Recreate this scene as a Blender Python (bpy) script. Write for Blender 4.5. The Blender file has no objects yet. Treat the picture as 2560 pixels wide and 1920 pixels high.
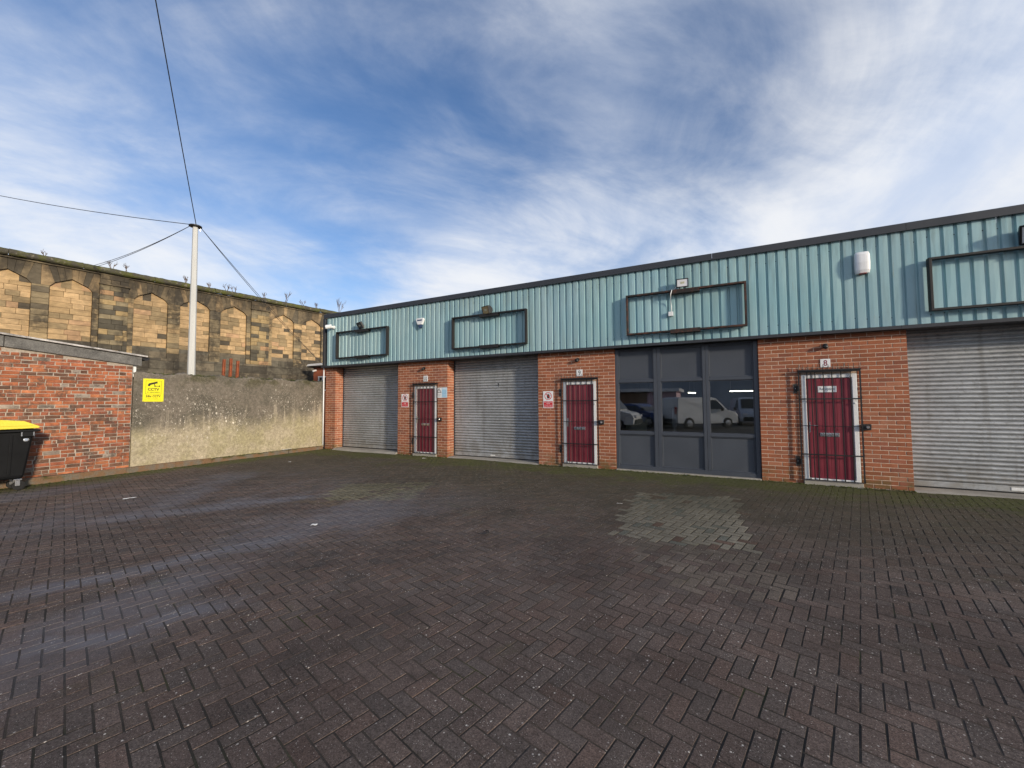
import bpy, math, random
from mathutils import Vector, Matrix, Quaternion
R = random.Random(7)
sc = bpy.context.scene
COL = sc.collection

# ------------------------------------------------------------------ camera
CAM = Vector((0.0, -9.2637, 1.5667))
YAW, PITCH, ROLL, FPX = 0.474635, 0.046687, -0.005615, 986.5      # FPX for a 2560 px wide frame
_f = Vector((-math.sin(YAW) * math.cos(PITCH), math.cos(YAW) * math.cos(PITCH), math.sin(PITCH)))
_r = Vector((math.cos(YAW), math.sin(YAW), 0))
_u = _r.cross(_f)
CR = math.cos(ROLL) * _r + math.sin(ROLL) * _u
CU = -math.sin(ROLL) * _r + math.cos(ROLL) * _u
cam = bpy.data.cameras.new('camera')
cam.sensor_width = 36.0
cam.lens = FPX / 2560 * 36
cam.clip_start = 0.05
cam.clip_end = 3000
camo = bpy.data.objects.new('camera', cam)
COL.objects.link(camo)
m = Matrix.Identity(4)
for i in range(3):
    m[i][0], m[i][1], m[i][2], m[i][3] = CR[i], CU[i], -_f[i], CAM[i]
camo.matrix_world = m
sc.camera = camo

def in_view(p, mar=1.08):
    d = Vector(p) - CAM
    w = d.dot(_f)
    if w < 0.3: return False
    return abs(d.dot(CR) / w) < 1280 / FPX * mar and abs(d.dot(CU) / w) < 960 / FPX * mar

# ------------------------------------------------------------------ sun, sky, exposure
SUN = Vector((2.6, -1.0, 0.66)).normalized()
sl = bpy.data.lights.new('sun', 'SUN')
sl.energy = 2.25
sl.angle = math.radians(4.0)
sl.color = (1.0, 0.86, 0.68)
so = bpy.data.objects.new('sun', sl)
COL.objects.link(so)
so.rotation_euler = SUN.to_track_quat('Z', 'Y').to_euler()
so.location = (20, -20, 20)

world = bpy.data.worlds.new('World')
sc.world = world
world.use_nodes = True
wn, wl = world.node_tree.nodes, world.node_tree.links
wn.clear()

def wnode(t, **k):
    n = wn.new(t)
    for a, b in k.items(): setattr(n, a, b)
    return n
def wmath(op, a, b=None, clamp=False):
    n = wn.new('ShaderNodeMath'); n.operation = op; n.use_clamp = clamp
    for i, s in enumerate((a, b)):
        if s is None: continue
        if isinstance(s, (int, float)): n.inputs[i].default_value = s
        else: wl.new(s, n.inputs[i])
    return n.outputs[0]
def wramp(val, a, b, lo=0.0, hi=1.0):
    n = wn.new('ShaderNodeMapRange'); n.interpolation_type = 'SMOOTHSTEP'
    wl.new(val, n.inputs[0])
    n.inputs[1].default_value, n.inputs[2].default_value = a, b
    n.inputs[3].default_value, n.inputs[4].default_value = lo, hi
    return n.outputs[0]

sky = wnode('ShaderNodeTexSky', sky_type='NISHITA', sun_disc=False)
sky.sun_elevation = math.asin(SUN.z)
sky.sun_rotation = math.atan2(SUN.x, SUN.y)
sky.altitude = 50
sky.air_density = 1.0
sky.dust_density = 0.6
sky.ozone_density = 2.0
tc = wnode('ShaderNodeTexCoord')
sx = wnode('ShaderNodeSeparateXYZ')
wl.new(tc.outputs['Generated'], sx.inputs[0])
zc = wmath('MAXIMUM', sx.outputs['Z'], 0.0)
den = wmath('ADD', zc, 0.28)
cx = wnode('ShaderNodeCombineXYZ')
wl.new(wmath('DIVIDE', sx.outputs['X'], den), cx.inputs[0])
wl.new(wmath('DIVIDE', sx.outputs['Y'], den), cx.inputs[1])
CLOUD_DIR = math.radians(90 + 24)                         # the bands run away from the yard, a little left of the units
def cloudnoise(turn, sca, loc, scale, detail, rough, dist):
    r1 = wnode('ShaderNodeMapping')
    wl.new(cx.outputs[0], r1.inputs[0])
    r1.inputs['Rotation'].default_value = (0, 0, -CLOUD_DIR + turn)
    mp = wnode('ShaderNodeMapping')
    wl.new(r1.outputs[0], mp.inputs[0])
    mp.inputs['Location'].default_value = (loc[0], loc[1], 3.7)
    mp.inputs['Scale'].default_value = (sca[0], sca[1], 1)
    n = wnode('ShaderNodeTexNoise')
    wl.new(mp.outputs[0], n.inputs['Vector'])
    n.inputs['Scale'].default_value = scale
    n.inputs['Detail'].default_value = detail
    n.inputs['Roughness'].default_value = rough
    n.inputs['Distortion'].default_value = dist
    return n.outputs['Fac']
big = cloudnoise(0.0, (0.8, 1.0), (15.3, 8.0), 0.75, 2, 0.45, 0.3)
mid = cloudnoise(0.9, (0.62, 1.0), (16.9, 7.7), 1.7, 9, 0.58, 0.7)
fine = cloudnoise(1.2, (0.6, 1.0), (7.7, 2.2), 4.2, 10, 0.62, 0.5)
dens = wmath('ADD', wmath('MULTIPLY', big, 1.5), wmath('ADD', wmath('MULTIPLY', mid, 0.85), wmath('MULTIPLY', fine, 0.42)))
low = wramp(zc, 0.0, 0.5, 0.27, 0.0)                    # a thin layer looks thicker towards the horizon
dp = wnode('ShaderNodeVectorMath', operation='DOT_PRODUCT')   # a broad bank of cloud to the right, towards the sun
wl.new(tc.outputs['Generated'], dp.inputs[0])
dp.inputs[1].default_value = Vector((0.62, 0.76, 0.10)).normalized()
bank = wramp(dp.outputs['Value'], 0.70, 0.99, 0.0, 0.50)
cov = wramp(wmath('ADD', wmath('ADD', dens, low), bank), 1.07, 1.76)
cov = wmath('MULTIPLY', cov, 0.95)
ccol = wnode('ShaderNodeMixRGB')
ccol.inputs[1].default_value = (3.7, 4.25, 5.3, 1)
ccol.inputs[2].default_value = (5.4, 5.5, 5.7, 1)
wl.new(wramp(wmath('ADD', mid, wmath('MULTIPLY', fine, 0.5)), 0.58, 0.95), ccol.inputs[0])
tint = wnode('ShaderNodeMixRGB', blend_type='MULTIPLY')
tint.inputs[0].default_value = 1
tint.inputs[2].default_value = (0.76, 0.88, 1.08, 1)
wl.new(sky.outputs[0], tint.inputs[1])
mixc = wnode('ShaderNodeMixRGB')
wl.new(cov, mixc.inputs[0])
wl.new(tint.outputs[0], mixc.inputs[1])
wl.new(ccol.outputs[0], mixc.inputs[2])
bg = wnode('ShaderNodeBackground')
bg.inputs['Strength'].default_value = 0.1
wl.new(mixc.outputs[0], bg.inputs['Color'])
wo = wnode('ShaderNodeOutputWorld')
wl.new(bg.outputs[0], wo.inputs['Surface'])

sc.view_settings.view_transform = 'Standard'
sc.view_settings.look = 'None'
sc.view_settings.exposure = 0.75
sc.view_settings.gamma = 1.0
sc.view_settings.use_curve_mapping = False
sc.render.engine = 'CYCLES'
sc.cycles.max_bounces = 8

# ------------------------------------------------------------------ materials
class NT:
    """small wrapper that makes building node materials short"""
    def __init__(s, name):
        s.m = bpy.data.materials.new(name); s.m.use_nodes = True
        s.n, s.l = s.m.node_tree.nodes, s.m.node_tree.links
        s.n.clear()
        s.out = s.n.new('ShaderNodeOutputMaterial')
        s.b = s.n.new('ShaderNodeBsdfPrincipled')
        s.l.new(s.b.outputs[0], s.out.inputs[0])
        s.pos = s.n.new('ShaderNodeNewGeometry').outputs['Position']
        x = s.n.new('ShaderNodeSeparateXYZ'); s.l.new(s.pos, x.inputs[0])
        s.x, s.y, s.z = x.outputs
    def put(s, sock, v):
        if isinstance(v, (int, float)): sock.default_value = v
        elif isinstance(v, tuple): sock.default_value = v if len(v) == 4 or len(sock.default_value) == 3 else (*v, 1)
        else: s.l.new(v, sock)
    def noise(s, scale=5, detail=4, rough=0.55, dist=0, sca=(1, 1, 1), loc=(0, 0, 0), rot=(0, 0, 0)):
        mp = s.n.new('ShaderNodeMapping'); s.l.new(s.pos, mp.inputs[0])
        mp.inputs['Scale'].default_value = sca; mp.inputs['Location'].default_value = loc
        mp.inputs['Rotation'].default_value = rot
        t = s.n.new('ShaderNodeTexNoise'); s.l.new(mp.outputs[0], t.inputs['Vector'])
        t.inputs['Scale'].default_value = scale; t.inputs['Detail'].default_value = detail
        t.inputs['Roughness'].default_value = rough; t.inputs['Distortion'].default_value = dist
        return t.outputs['Fac']
    def vor(s, scale, out='Distance', sca=(1, 1, 1)):
        mp = s.n.new('ShaderNodeMapping'); s.l.new(s.pos, mp.inputs[0]); mp.inputs['Scale'].default_value = sca
        t = s.n.new('ShaderNodeTexVoronoi'); s.l.new(mp.outputs[0], t.inputs['Vector'])
        t.inputs['Scale'].default_value = scale
        return t
    def mth(s, op, a, b=0.0, clamp=False):
        n = s.n.new('ShaderNodeMath'); n.operation = op; n.use_clamp = clamp
        s.put(n.inputs[0], a); s.put(n.inputs[1], b)
        return n.outputs[0]
    def rng(s, v, a, b, lo=0.0, hi=1.0, smooth=True):
        n = s.n.new('ShaderNodeMapRange')
        if smooth: n.interpolation_type = 'SMOOTHSTEP'
        s.put(n.inputs[0], v)
        for i, q in enumerate((a, b, lo, hi)): n.inputs[i + 1].default_value = q
        return n.outputs[0]
    def mix(s, f, a, b, mode='MIX'):
        n = s.n.new('ShaderNodeMixRGB'); n.blend_type = mode
        s.put(n.inputs[0], f); s.put(n.inputs[1], a); s.put(n.inputs[2], b)
        return n.outputs[0]
    def attr(s, name='Col'):
        n = s.n.new('ShaderNodeAttribute'); n.attribute_name = name
        return n.outputs['Color']
    def alpha(s, name='Col'):
        n = s.n.new('ShaderNodeAttribute'); n.attribute_name = name
        return n.outputs['Alpha']
    def bump(s, h, strength=0.5, dist=0.01):
        n = s.n.new('ShaderNodeBump'); n.inputs['Strength'].default_value = strength
        n.inputs['Distance'].default_value = dist
        s.put(n.inputs['Height'], h)
        s.l.new(n.outputs[0], s.b.inputs['Normal'])
    def done(s, col, rough=0.6, metal=0.0, spec=0.5):
        s.put(s.b.inputs['Base Color'], col); s.put(s.b.inputs['Roughness'], rough)
        s.put(s.b.inputs['Metallic'], metal); s.put(s.b.inputs['Specular IOR Level'], spec)
        return s.m

def pm(name, col=None, rough=0.6, metal=0.0, var=0.18, scale=3.0, fine=0.1, fscale=60, bump=0.0, bscale=120, spec=0.5):
    """plain procedural material: base colour (or the mesh colour) with broad and fine variation"""
    t = NT(name)
    base = t.attr() if col is None else (*col, 1)
    v = t.mth('ADD', t.rng(t.noise(scale, 5), 0.25, 0.75, 1 - var, 1 + var, False),
              t.rng(t.noise(fscale, 3), 0.25, 0.75, -fine, fine, False))
    c = t.mix(1.0, base, v, 'MULTIPLY')
    if bump: t.bump(t.noise(bscale, 4), bump, 0.004)
    rr = t.rng(t.noise(scale * 2, 4), 0.3, 0.7, rough * 0.85, min(1, rough * 1.15), False)
    return t.done(c, rr, metal, spec)

M = {}
M['white_paint'] = pm('white_paint', (0.82, 0.83, 0.83), 0.35, var=0.05, fine=0.04)
M['black_metal'] = pm('black_metal', (0.012, 0.012, 0.013), 0.5, var=0.3, fine=0.25)
M['dark_plastic'] = pm('dark_plastic', (0.018, 0.019, 0.021), 0.45, var=0.2)
M['flashing'] = pm('flashing', (0.035, 0.038, 0.045), 0.45, var=0.2, scale=1.5, bump=0.05, bscale=20)
M['chrome'] = pm('chrome', (0.62, 0.62, 0.62), 0.25, 0.9, var=0.08)
M['glass_lamp'] = pm('lamp_glass', (0.75, 0.76, 0.78), 0.25, var=0.06)
M['amber_lamp'] = pm('halogen_reflector', (0.52, 0.43, 0.25), 0.2, 0.5, var=0.25, scale=18)
M['rust_red'] = pm('rusted_steel', (0.30, 0.085, 0.035), 0.85, var=0.45, scale=9, fine=0.3, bump=0.4, bscale=60)
M['concrete'] = pm('concrete', (0.33, 0.31, 0.27), 0.9, var=0.25, scale=2.5, fine=0.2, bump=0.3)
M['verge'] = pm('verge_concrete', (0.135, 0.13, 0.12), 0.9, var=0.5, scale=5, fine=0.5, bump=0.4, bscale=70)
M['roof_sheet'] = pm('weathered_sheet', (0.40, 0.38, 0.36), 0.9, var=0.7, scale=7, fine=0.4, bump=0.3)
M['yellow_plastic'] = pm('yellow_plastic', (0.78, 0.66, 0.06), 0.4, var=0.08, scale=2)
M['yellow_sign'] = pm('yellow_sign', (0.86, 0.78, 0.02), 0.4, var=0.04, scale=4, fine=0.03)
M['black_print'] = pm('black_print', (0.025, 0.022, 0.015), 0.5, var=0.1)
M['olive_print'] = pm('faded_print', (0.10, 0.085, 0.01), 0.5, var=0.1)
M['red_print'] = pm('red_print', (0.62, 0.02, 0.035), 0.45, var=0.06)
M['maroon_print'] = pm('maroon_print', (0.22, 0.015, 0.04), 0.45, var=0.06)
M['blue_print'] = pm('blue_print', (0.36, 0.60, 0.78), 0.45, var=0.1, scale=12)
M['navy_print'] = pm('navy_print', (0.03, 0.06, 0.13), 0.45, var=0.1)
M['pale_print'] = pm('pale_print', (0.62, 0.76, 0.85), 0.45, var=0.1, scale=20)
M['grey_frame'] = pm('anthracite_frame', (0.062, 0.071, 0.089), 0.4, var=0.07, scale=2, fine=0.03)
M['grey_panel'] = pm('anthracite_panel', (0.060, 0.069, 0.086), 0.55, var=0.12, scale=1.6, fine=0.05)
M['rubber'] = pm('rubber', (0.012, 0.012, 0.012), 0.8, var=0.2)
M['bin_plastic'] = pm('bin_plastic', (0.0045, 0.005, 0.006), 0.55, var=0.35, scale=4, fine=0.3, bump=0.05, bscale=300, spec=0.25)
M['interior'] = pm('interior_paint', (0.22, 0.24, 0.27), 0.9, var=0.2, scale=0.7)
M['van_white'] = pm('van_white', (0.72, 0.73, 0.72), 0.3, var=0.05, scale=1)
M['van_silver'] = pm('van_silver', (0.50, 0.56, 0.66), 0.3, 0.2, var=0.05, scale=1)
M['car_blue'] = pm('car_blue', (0.02, 0.06, 0.22), 0.25, var=0.05, scale=1)
M['dark_glass'] = pm('vehicle_glass', (0.012, 0.015, 0.018), 0.08, var=0.1)
M['lamp_red'] = pm('lamp_red', (0.35, 0.01, 0.01), 0.3, var=0.1)
M['pink_wall'] = pm('pink_render', (0.62, 0.45, 0.50), 0.8, var=0.15, scale=2)
M['brown_wall'] = pm('brown_wall', (0.22, 0.14, 0.09), 0.9, var=0.3, scale=4)
M['backdrop_grey'] = pm('reflection_backdrop_grey', (0.36, 0.41, 0.47), 0.7, var=0.2, scale=0.4)  # tone of the added backdrop, set for the pane reflections
M['twig'] = pm('twig', (0.12, 0.075, 0.045), 0.9, var=0.3, scale=20)
M['wire'] = pm('wire', (0.03, 0.03, 0.035), 0.6, var=0.1)
M['paper'] = pm('paper', (0.75, 0.75, 0.73), 0.7, var=0.1, scale=30)
M['cream'] = pm('cream_plastic', (0.50, 0.49, 0.34), 0.6, var=0.1)

def m_pole():
    t = NT('galvanised_pole')
    c = t.mix(1.0, (0.56, 0.56, 0.53), t.rng(t.noise(6, 4, sca=(1, 1, 0.15)), 0.3, 0.7, 0.88, 1.1, False), 'MULTIPLY')
    return t.done(c, 0.5)
M['pole'] = m_pole()

def m_emit(name, col, s):
    mt = bpy.data.materials.new(name); mt.use_nodes = True
    n, l = mt.node_tree.nodes, mt.node_tree.links
    n.clear(); e = n.new('ShaderNodeEmission'); o = n.new('ShaderNodeOutputMaterial')
    e.inputs[0].default_value = (*col, 1); e.inputs[1].default_value = s
    l.new(e.outputs[0], o.inputs[0])
    return mt
M['tube'] = m_emit('fluorescent_tube', (1.0, 0.93, 0.72), 4.5)

def m_glass():
    mt = bpy.data.materials.new('window_glass'); mt.use_nodes = True
    n, l = mt.node_tree.nodes, mt.node_tree.links
    n.clear(); o = n.new('ShaderNodeOutputMaterial')
    tr = n.new('ShaderNodeBsdfTransparent'); tr.inputs[0].default_value = (0.72, 0.77, 0.80, 1)
    gl = n.new('ShaderNodeBsdfGlossy'); gl.inputs['Roughness'].default_value = 0.012
    gl.inputs[0].default_value = (0.95, 0.97, 1, 1)
    nz = n.new('ShaderNodeTexNoise'); nz.inputs['Scale'].default_value = 1.1; nz.inputs['Detail'].default_value = 1
    gp = n.new('ShaderNodeNewGeometry'); l.new(gp.outputs['Position'], nz.inputs['Vector'])
    bp = n.new('ShaderNodeBump'); bp.inputs['Strength'].default_value = 0.06; bp.inputs['Distance'].default_value = 0.02
    l.new(nz.outputs['Fac'], bp.inputs['Height']); l.new(bp.outputs[0], gl.inputs['Normal'])
    fr = n.new('ShaderNodeFresnel'); fr.inputs[0].default_value = 2.5
    mx = n.new('ShaderNodeMixShader')
    l.new(fr.outputs[0], mx.inputs[0]); l.new(tr.outputs[0], mx.inputs[1]); l.new(gl.outputs[0], mx.inputs[2])
    l.new(mx.outputs[0], o.inputs[0])
    return mt
M['glass'] = m_glass()

def m_brick():          # modern wire-cut facing bricks, colour per brick from the mesh
    t = NT('facing_brick')
    v = t.mth('ADD', t.rng(t.noise(5, 4), 0.3, 0.7, 0.85, 1.15, False), t.rng(t.noise(140, 3, sca=(1, 1, 2.5)), 0.3, 0.7, -0.16, 0.16, False))
    c = t.mix(1.0, t.attr(), v, 'MULTIPLY')
    g = t.mth('MULTIPLY', t.rng(t.z, 0.42, 0.02), t.rng(t.noise(5, 5), 0.38, 0.62))       # algae at the foot of the wall
    c = t.mix(t.mth('MULTIPLY', g, 0.75), c, (0.085, 0.085, 0.03))
    e = t.mth('MULTIPLY', t.rng(t.noise(2.2, 5, loc=(4, 2, 1)), 0.56, 0.74), t.rng(t.noise(40, 3), 0.35, 0.65))
    c = t.mix(t.mth('MULTIPLY', e, 0.3), c, (0.46, 0.34, 0.27))                             # salts and dust
    t.bump(t.noise(150, 4), 0.35, 0.003)
    return t.done(c, 0.88, spec=0.3)
M['brick'] = m_brick()
def m_mortar(name, col, moss=True):
    t = NT(name)
    c = t.mix(1.0, (*col, 1), t.rng(t.noise(30, 4), 0.25, 0.75, 0.75, 1.25, False), 'MULTIPLY')
    if moss:
        g = t.mth('MULTIPLY', t.rng(t.z, 0.4, 0.0), t.rng(t.noise(4, 5), 0.4, 0.65))
        c = t.mix(t.mth('MULTIPLY', g, 0.8), c, (0.07, 0.08, 0.025))
    t.bump(t.noise(200, 3), 0.4, 0.004)
    return t.done(c, 0.95, spec=0.2)
M['mortar'] = m_mortar('mortar', (0.60, 0.45, 0.34))
M['lime_mortar'] = m_mortar('lime_mortar', (0.40, 0.345, 0.285))
M['stone_joint'] = m_mortar('stone_joint', (0.16, 0.13, 0.09), False)

def m_oldbrick():
    t = NT('old_brick')
    v = t.mth('ADD', t.rng(t.noise(9, 5), 0.3, 0.7, 0.7, 1.3, False), t.rng(t.noise(90, 4), 0.3, 0.7, -0.25, 0.25, False))
    c = t.mix(1.0, t.attr(), v, 'MULTIPLY')
    s = t.mth('MULTIPLY', t.rng(t.noise(3.2, 6, 0.65), 0.46, 0.62), t.rng(t.noise(28, 4), 0.3, 0.56))
    c = t.mix(t.mth('MULTIPLY', s, 0.75), c, (0.075, 0.06, 0.05))                              # soot
    w = t.mth('MULTIPLY', t.rng(t.noise(4.1, 6, 0.65, loc=(9, 3, 5)), 0.58, 0.7), t.rng(t.noise(35, 4), 0.4, 0.62))
    c = t.mix(t.mth('MULTIPLY', w, 0.45), c, (0.44, 0.37, 0.30))                                # lime smears
    t.bump(t.noise(70, 5, 0.65), 0.7, 0.008)
    return t.done(c, 0.92, spec=0.25)
M['old_brick'] = m_oldbrick()

def m_stone():
    t = NT('sandstone')
    v = t.mth('ADD', t.rng(t.noise(4, 5, sca=(1, 1, 2.5)), 0.3, 0.7, 0.78, 1.22, False), t.rng(t.noise(45, 3, sca=(1, 1, 3)), 0.3, 0.7, -0.14, 0.14, False))
    c = t.mix(1.0, t.attr(), v, 'MULTIPLY')
    soot = t.mth('MULTIPLY', t.rng(t.noise(1.1, 6, 0.62, sca=(1, 1, 0.55)), 0.38, 0.58), t.rng(t.noise(7, 5), 0.28, 0.54))
    soot = t.mth('MULTIPLY', soot, t.alpha())
    c = t.mix(t.mth('MULTIPLY', soot, 0.86), c, (0.05, 0.043, 0.034))
    top = t.mth('MULTIPLY', t.rng(t.z, 5.7, 6.6), t.rng(t.noise(2.5, 6, sca=(1, 1, 0.35)), 0.36, 0.6))
    top = t.mth('MULTIPLY', top, t.alpha())
    c = t.mix(t.mth('MULTIPLY', top, 0.80), c, (0.05, 0.043, 0.033))                            # run-off soot below the coping
    t.bump(t.noise(40, 5, 0.6), 0.5, 0.015)
    return t.done(c, 0.93, spec=0.2)
M['stone'] = m_stone()
def m_coping():
    t = NT('mossy_coping')
    c = t.mix(t.rng(t.noise(3, 6, 0.65), 0.4, 0.62), (0.085, 0.078, 0.06), (0.11, 0.115, 0.035))
    c = t.mix(t.rng(t.noise(9, 5), 0.55, 0.7), c, (0.20, 0.18, 0.13))
    t.bump(t.noise(22, 6, 0.65), 0.9, 0.05)
    return t.done(c, 0.95, spec=0.2)
M['coping'] = m_coping()

def m_render():         # pebble-dashed wall: sooty above, washed clean below, pale stones showing
    t = NT('pebbledash_render')
    edge = t.mth('ADD', t.mth('MULTIPLY', t.noise(0.8, 4, 0.6), 1.1), t.mth('MULTIPLY', t.noise(7, 5, 0.65, sca=(1, 1.0, 0.28)), 0.42))
    zz = t.mth('SUBTRACT', t.z, t.mth('MULTIPLY', t.mth('ADD', t.y, 2.6), 0.07))
    f = t.rng(t.mth('ADD', zz, t.mth('SUBTRACT', edge, 0.66)), 0.82, 1.45)
    pale = t.mix(t.rng(t.noise(2.2, 5), 0.38, 0.62), (0.42, 0.36, 0.255), (0.36, 0.315, 0.195))
    dark = t.mix(t.rng(t.noise(1.7, 6, 0.65), 0.38, 0.64), (0.185, 0.160, 0.128), (0.125, 0.112, 0.088))
    c = t.mix(f, pale, dark)
    green = t.mth('MULTIPLY', t.rng(t.z, 1.9, 2.3), t.rng(t.noise(1.9, 5), 0.47, 0.6))
    c = t.mix(t.mth('MULTIPLY', green, 0.7), c, (0.06, 0.058, 0.022))
    band = t.mth('ADD', t.mth('MULTIPLY', t.rng(zz, 0.45, 1.15), t.rng(zz, 2.15, 1.3)), 0.22)
    band = t.mth('MULTIPLY', band, t.rng(t.noise(1.5, 5, 0.6), 0.34, 0.6))
    for sc_, th, am in ((12, 0.80, 0.95), (24, 0.62, 0.85), (40, 0.5, 0.6)):
        vo = t.vor(sc_, sca=(1, 1, 0.6))
        gate = t.n.new('ShaderNodeSeparateXYZ'); t.l.new(vo.outputs['Color'], gate.inputs[0])
        spk = t.mth('MULTIPLY', t.rng(vo.outputs['Distance'], 0.36, 0.16), t.rng(gate.outputs[0], th, th + 0.03))
        c = t.mix(t.mth('MULTIPLY', spk, t.mth('MULTIPLY', band, am)), c, (0.72, 0.66, 0.56))
    drip = t.mth('MULTIPLY', t.rng(t.noise(9, 5, 0.6, sca=(1, 1, 0.09)), 0.52, 0.68), t.mth('MULTIPLY', t.rng(zz, 0.5, 1.0), t.rng(zz, 1.7, 1.2)))
    c = t.mix(t.mth('MULTIPLY', drip, 0.5), c, (0.52, 0.45, 0.34))
    c = t.mix(1.0, c, t.rng(t.noise(16, 5, 0.65), 0.28, 0.72, 0.68, 1.32, False), 'MULTIPLY')
    c = t.mix(1.0, c, t.rng(t.noise(60, 4), 0.25, 0.75, 0.66, 1.34, False), 'MULTIPLY')
    t.bump(t.mth('ADD', t.noise(75, 4, 0.6), t.mth('MULTIPLY', t.noise(9, 4), 0.8)), 0.8, 0.014)
    return t.done(c, 0.95, spec=0.2)
M['render'] = m_render()
def m_kerb():
    t = NT('kerb_haunch')
    c = t.mix(t.rng(t.noise(5, 5), 0.4, 0.62), (0.19, 0.115, 0.065), (0.16, 0.14, 0.11))
    c = t.mix(t.mth('MULTIPLY', t.rng(t.noise(4, 5, loc=(3, 8, 0)), 0.5, 0.66), t.rng(t.z, 0.03, 0.12)), c, (0.06, 0.065, 0.02))
    c = t.mix(1.0, c, t.rng(t.noise(60, 4), 0.25, 0.75, 0.7, 1.3, False), 'MULTIPLY')
    t.bump(t.noise(50, 5), 0.6, 0.012)
    return t.done(c, 0.95, spec=0.2)
M['kerb'] = m_kerb()

def m_cladding():
    t = NT('teal_profiled_sheet')
    c = t.mix(t.rng(t.noise(0.9, 5, sca=(1.6, 1, 0.5)), 0.35, 0.65), (0.275, 0.460, 0.500), (0.345, 0.515, 0.535))
    c = t.mix(1.0, c, t.attr(), 'MULTIPLY')
    st = t.rng(t.noise(9, 5, 0.6, sca=(1.2, 1, 0.10)), 0.48, 0.72)
    c = t.mix(t.mth('MULTIPLY', st, 0.4), c, (0.22, 0.31, 0.30))                      # vertical run-off marks
    top = t.mth('MULTIPLY', t.rng(t.z, 3.7, 4.5), t.rng(t.noise(14, 5, 0.6, sca=(1, 1, 0.12), loc=(2, 0, 0)), 0.42, 0.66))
    c = t.mix(t.mth('MULTIPLY', top, 0.38), c, (0.17, 0.22, 0.20))                     # dirt washed off the capping
    foot = t.mth('MULTIPLY', t.rng(t.z, 3.25, 2.87), t.rng(t.noise(3, 5), 0.36, 0.6))
    c = t.mix(t.mth('MULTIPLY', foot, 0.30), c, (0.27, 0.40, 0.46))
    rust = t.mth('MULTIPLY', t.rng(t.noise(11, 5, 0.65, sca=(1.5, 1, 0.14), loc=(5, 0, 2)), 0.60, 0.74), t.rng(t.noise(1.3, 4, loc=(8, 0, 0)), 0.45, 0.6))
    c = t.mix(t.mth('MULTIPLY', rust, 0.45), c, (0.33, 0.30, 0.17))
    c = t.mix(1.0, c, t.rng(t.noise(240, 2), 0.25, 0.75, 0.93, 1.07, False), 'MULTIPLY')
    t.bump(t.noise(4.5, 3), 0.16, 0.02)
    return t.done(c, 0.45, spec=0.4)
M['cladding'] = m_cladding()

def m_slat():
    t = NT('galvanised_slat')
    v = t.mth('ADD', t.rng(t.noise(1.2, 5), 0.3, 0.7, 0.82, 1.14, False), t.rng(t.noise(20, 5, 0.7, sca=(0.5, 1, 2)), 0.3, 0.7, -0.2, 0.2, False))
    c = t.mix(1.0, (0.42, 0.435, 0.445), v, 'MULTIPLY')
    c = t.mix(t.mth('MULTIPLY', t.rng(t.noise(12, 5, 0.65, loc=(4, 0, 1)), 0.52, 0.68), 0.45), c, (0.20, 0.195, 0.18))
    run = t.mth('MULTIPLY', t.rng(t.noise(7, 5, 0.6, sca=(1, 1, 0.06), loc=(1, 0, 3)), 0.54, 0.7), 0.4)
    c = t.mix(run, c, (0.21, 0.20, 0.185))                                                   # dirt washed down the slats
    foot = t.mth('MULTIPLY', t.rng(t.z, 0.75, 0.05), t.rng(t.noise(4, 6, 0.65), 0.4, 0.62))
    c = t.mix(t.mth('MULTIPLY', foot, 0.55), c, (0.24, 0.215, 0.175))                          # splash grime
    sc_ = t.mth('MULTIPLY', t.rng(t.noise(26, 4, 0.7, sca=(0.35, 1, 1.6), loc=(7, 0, 2)), 0.66, 0.72), 0.5)
    c = t.mix(sc_, c, (0.62, 0.62, 0.60))                                                     # scuffs
    r = t.rng(t.noise(16, 5, 0.65), 0.3, 0.7, 0.38, 0.62, False)
    t.bump(t.mth('ADD', t.noise(30, 4), t.mth('MULTIPLY', t.noise(2.5, 3), 2.0)), 0.22, 0.006)
    return t.done(c, r, 0.35)
M['slat'] = m_slat()

def m_door():
    t = NT('maroon_door')
    c = t.mix(t.rng(t.noise(2.2, 4), 0.35, 0.65), (0.19, 0.019, 0.036), (0.235, 0.034, 0.052))
    gr = t.rng(t.noise(14, 4, sca=(3, 1, 0.10)), 0.35, 0.7)
    c = t.mix(t.mth('MULTIPLY', gr, 0.25), c, (0.27, 0.07, 0.08))
    t.bump(t.noise(40, 3, sca=(3, 1, 0.08)), 0.25, 0.003)
    return t.done(c, 0.42)
M['door'] = m_door()

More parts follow.
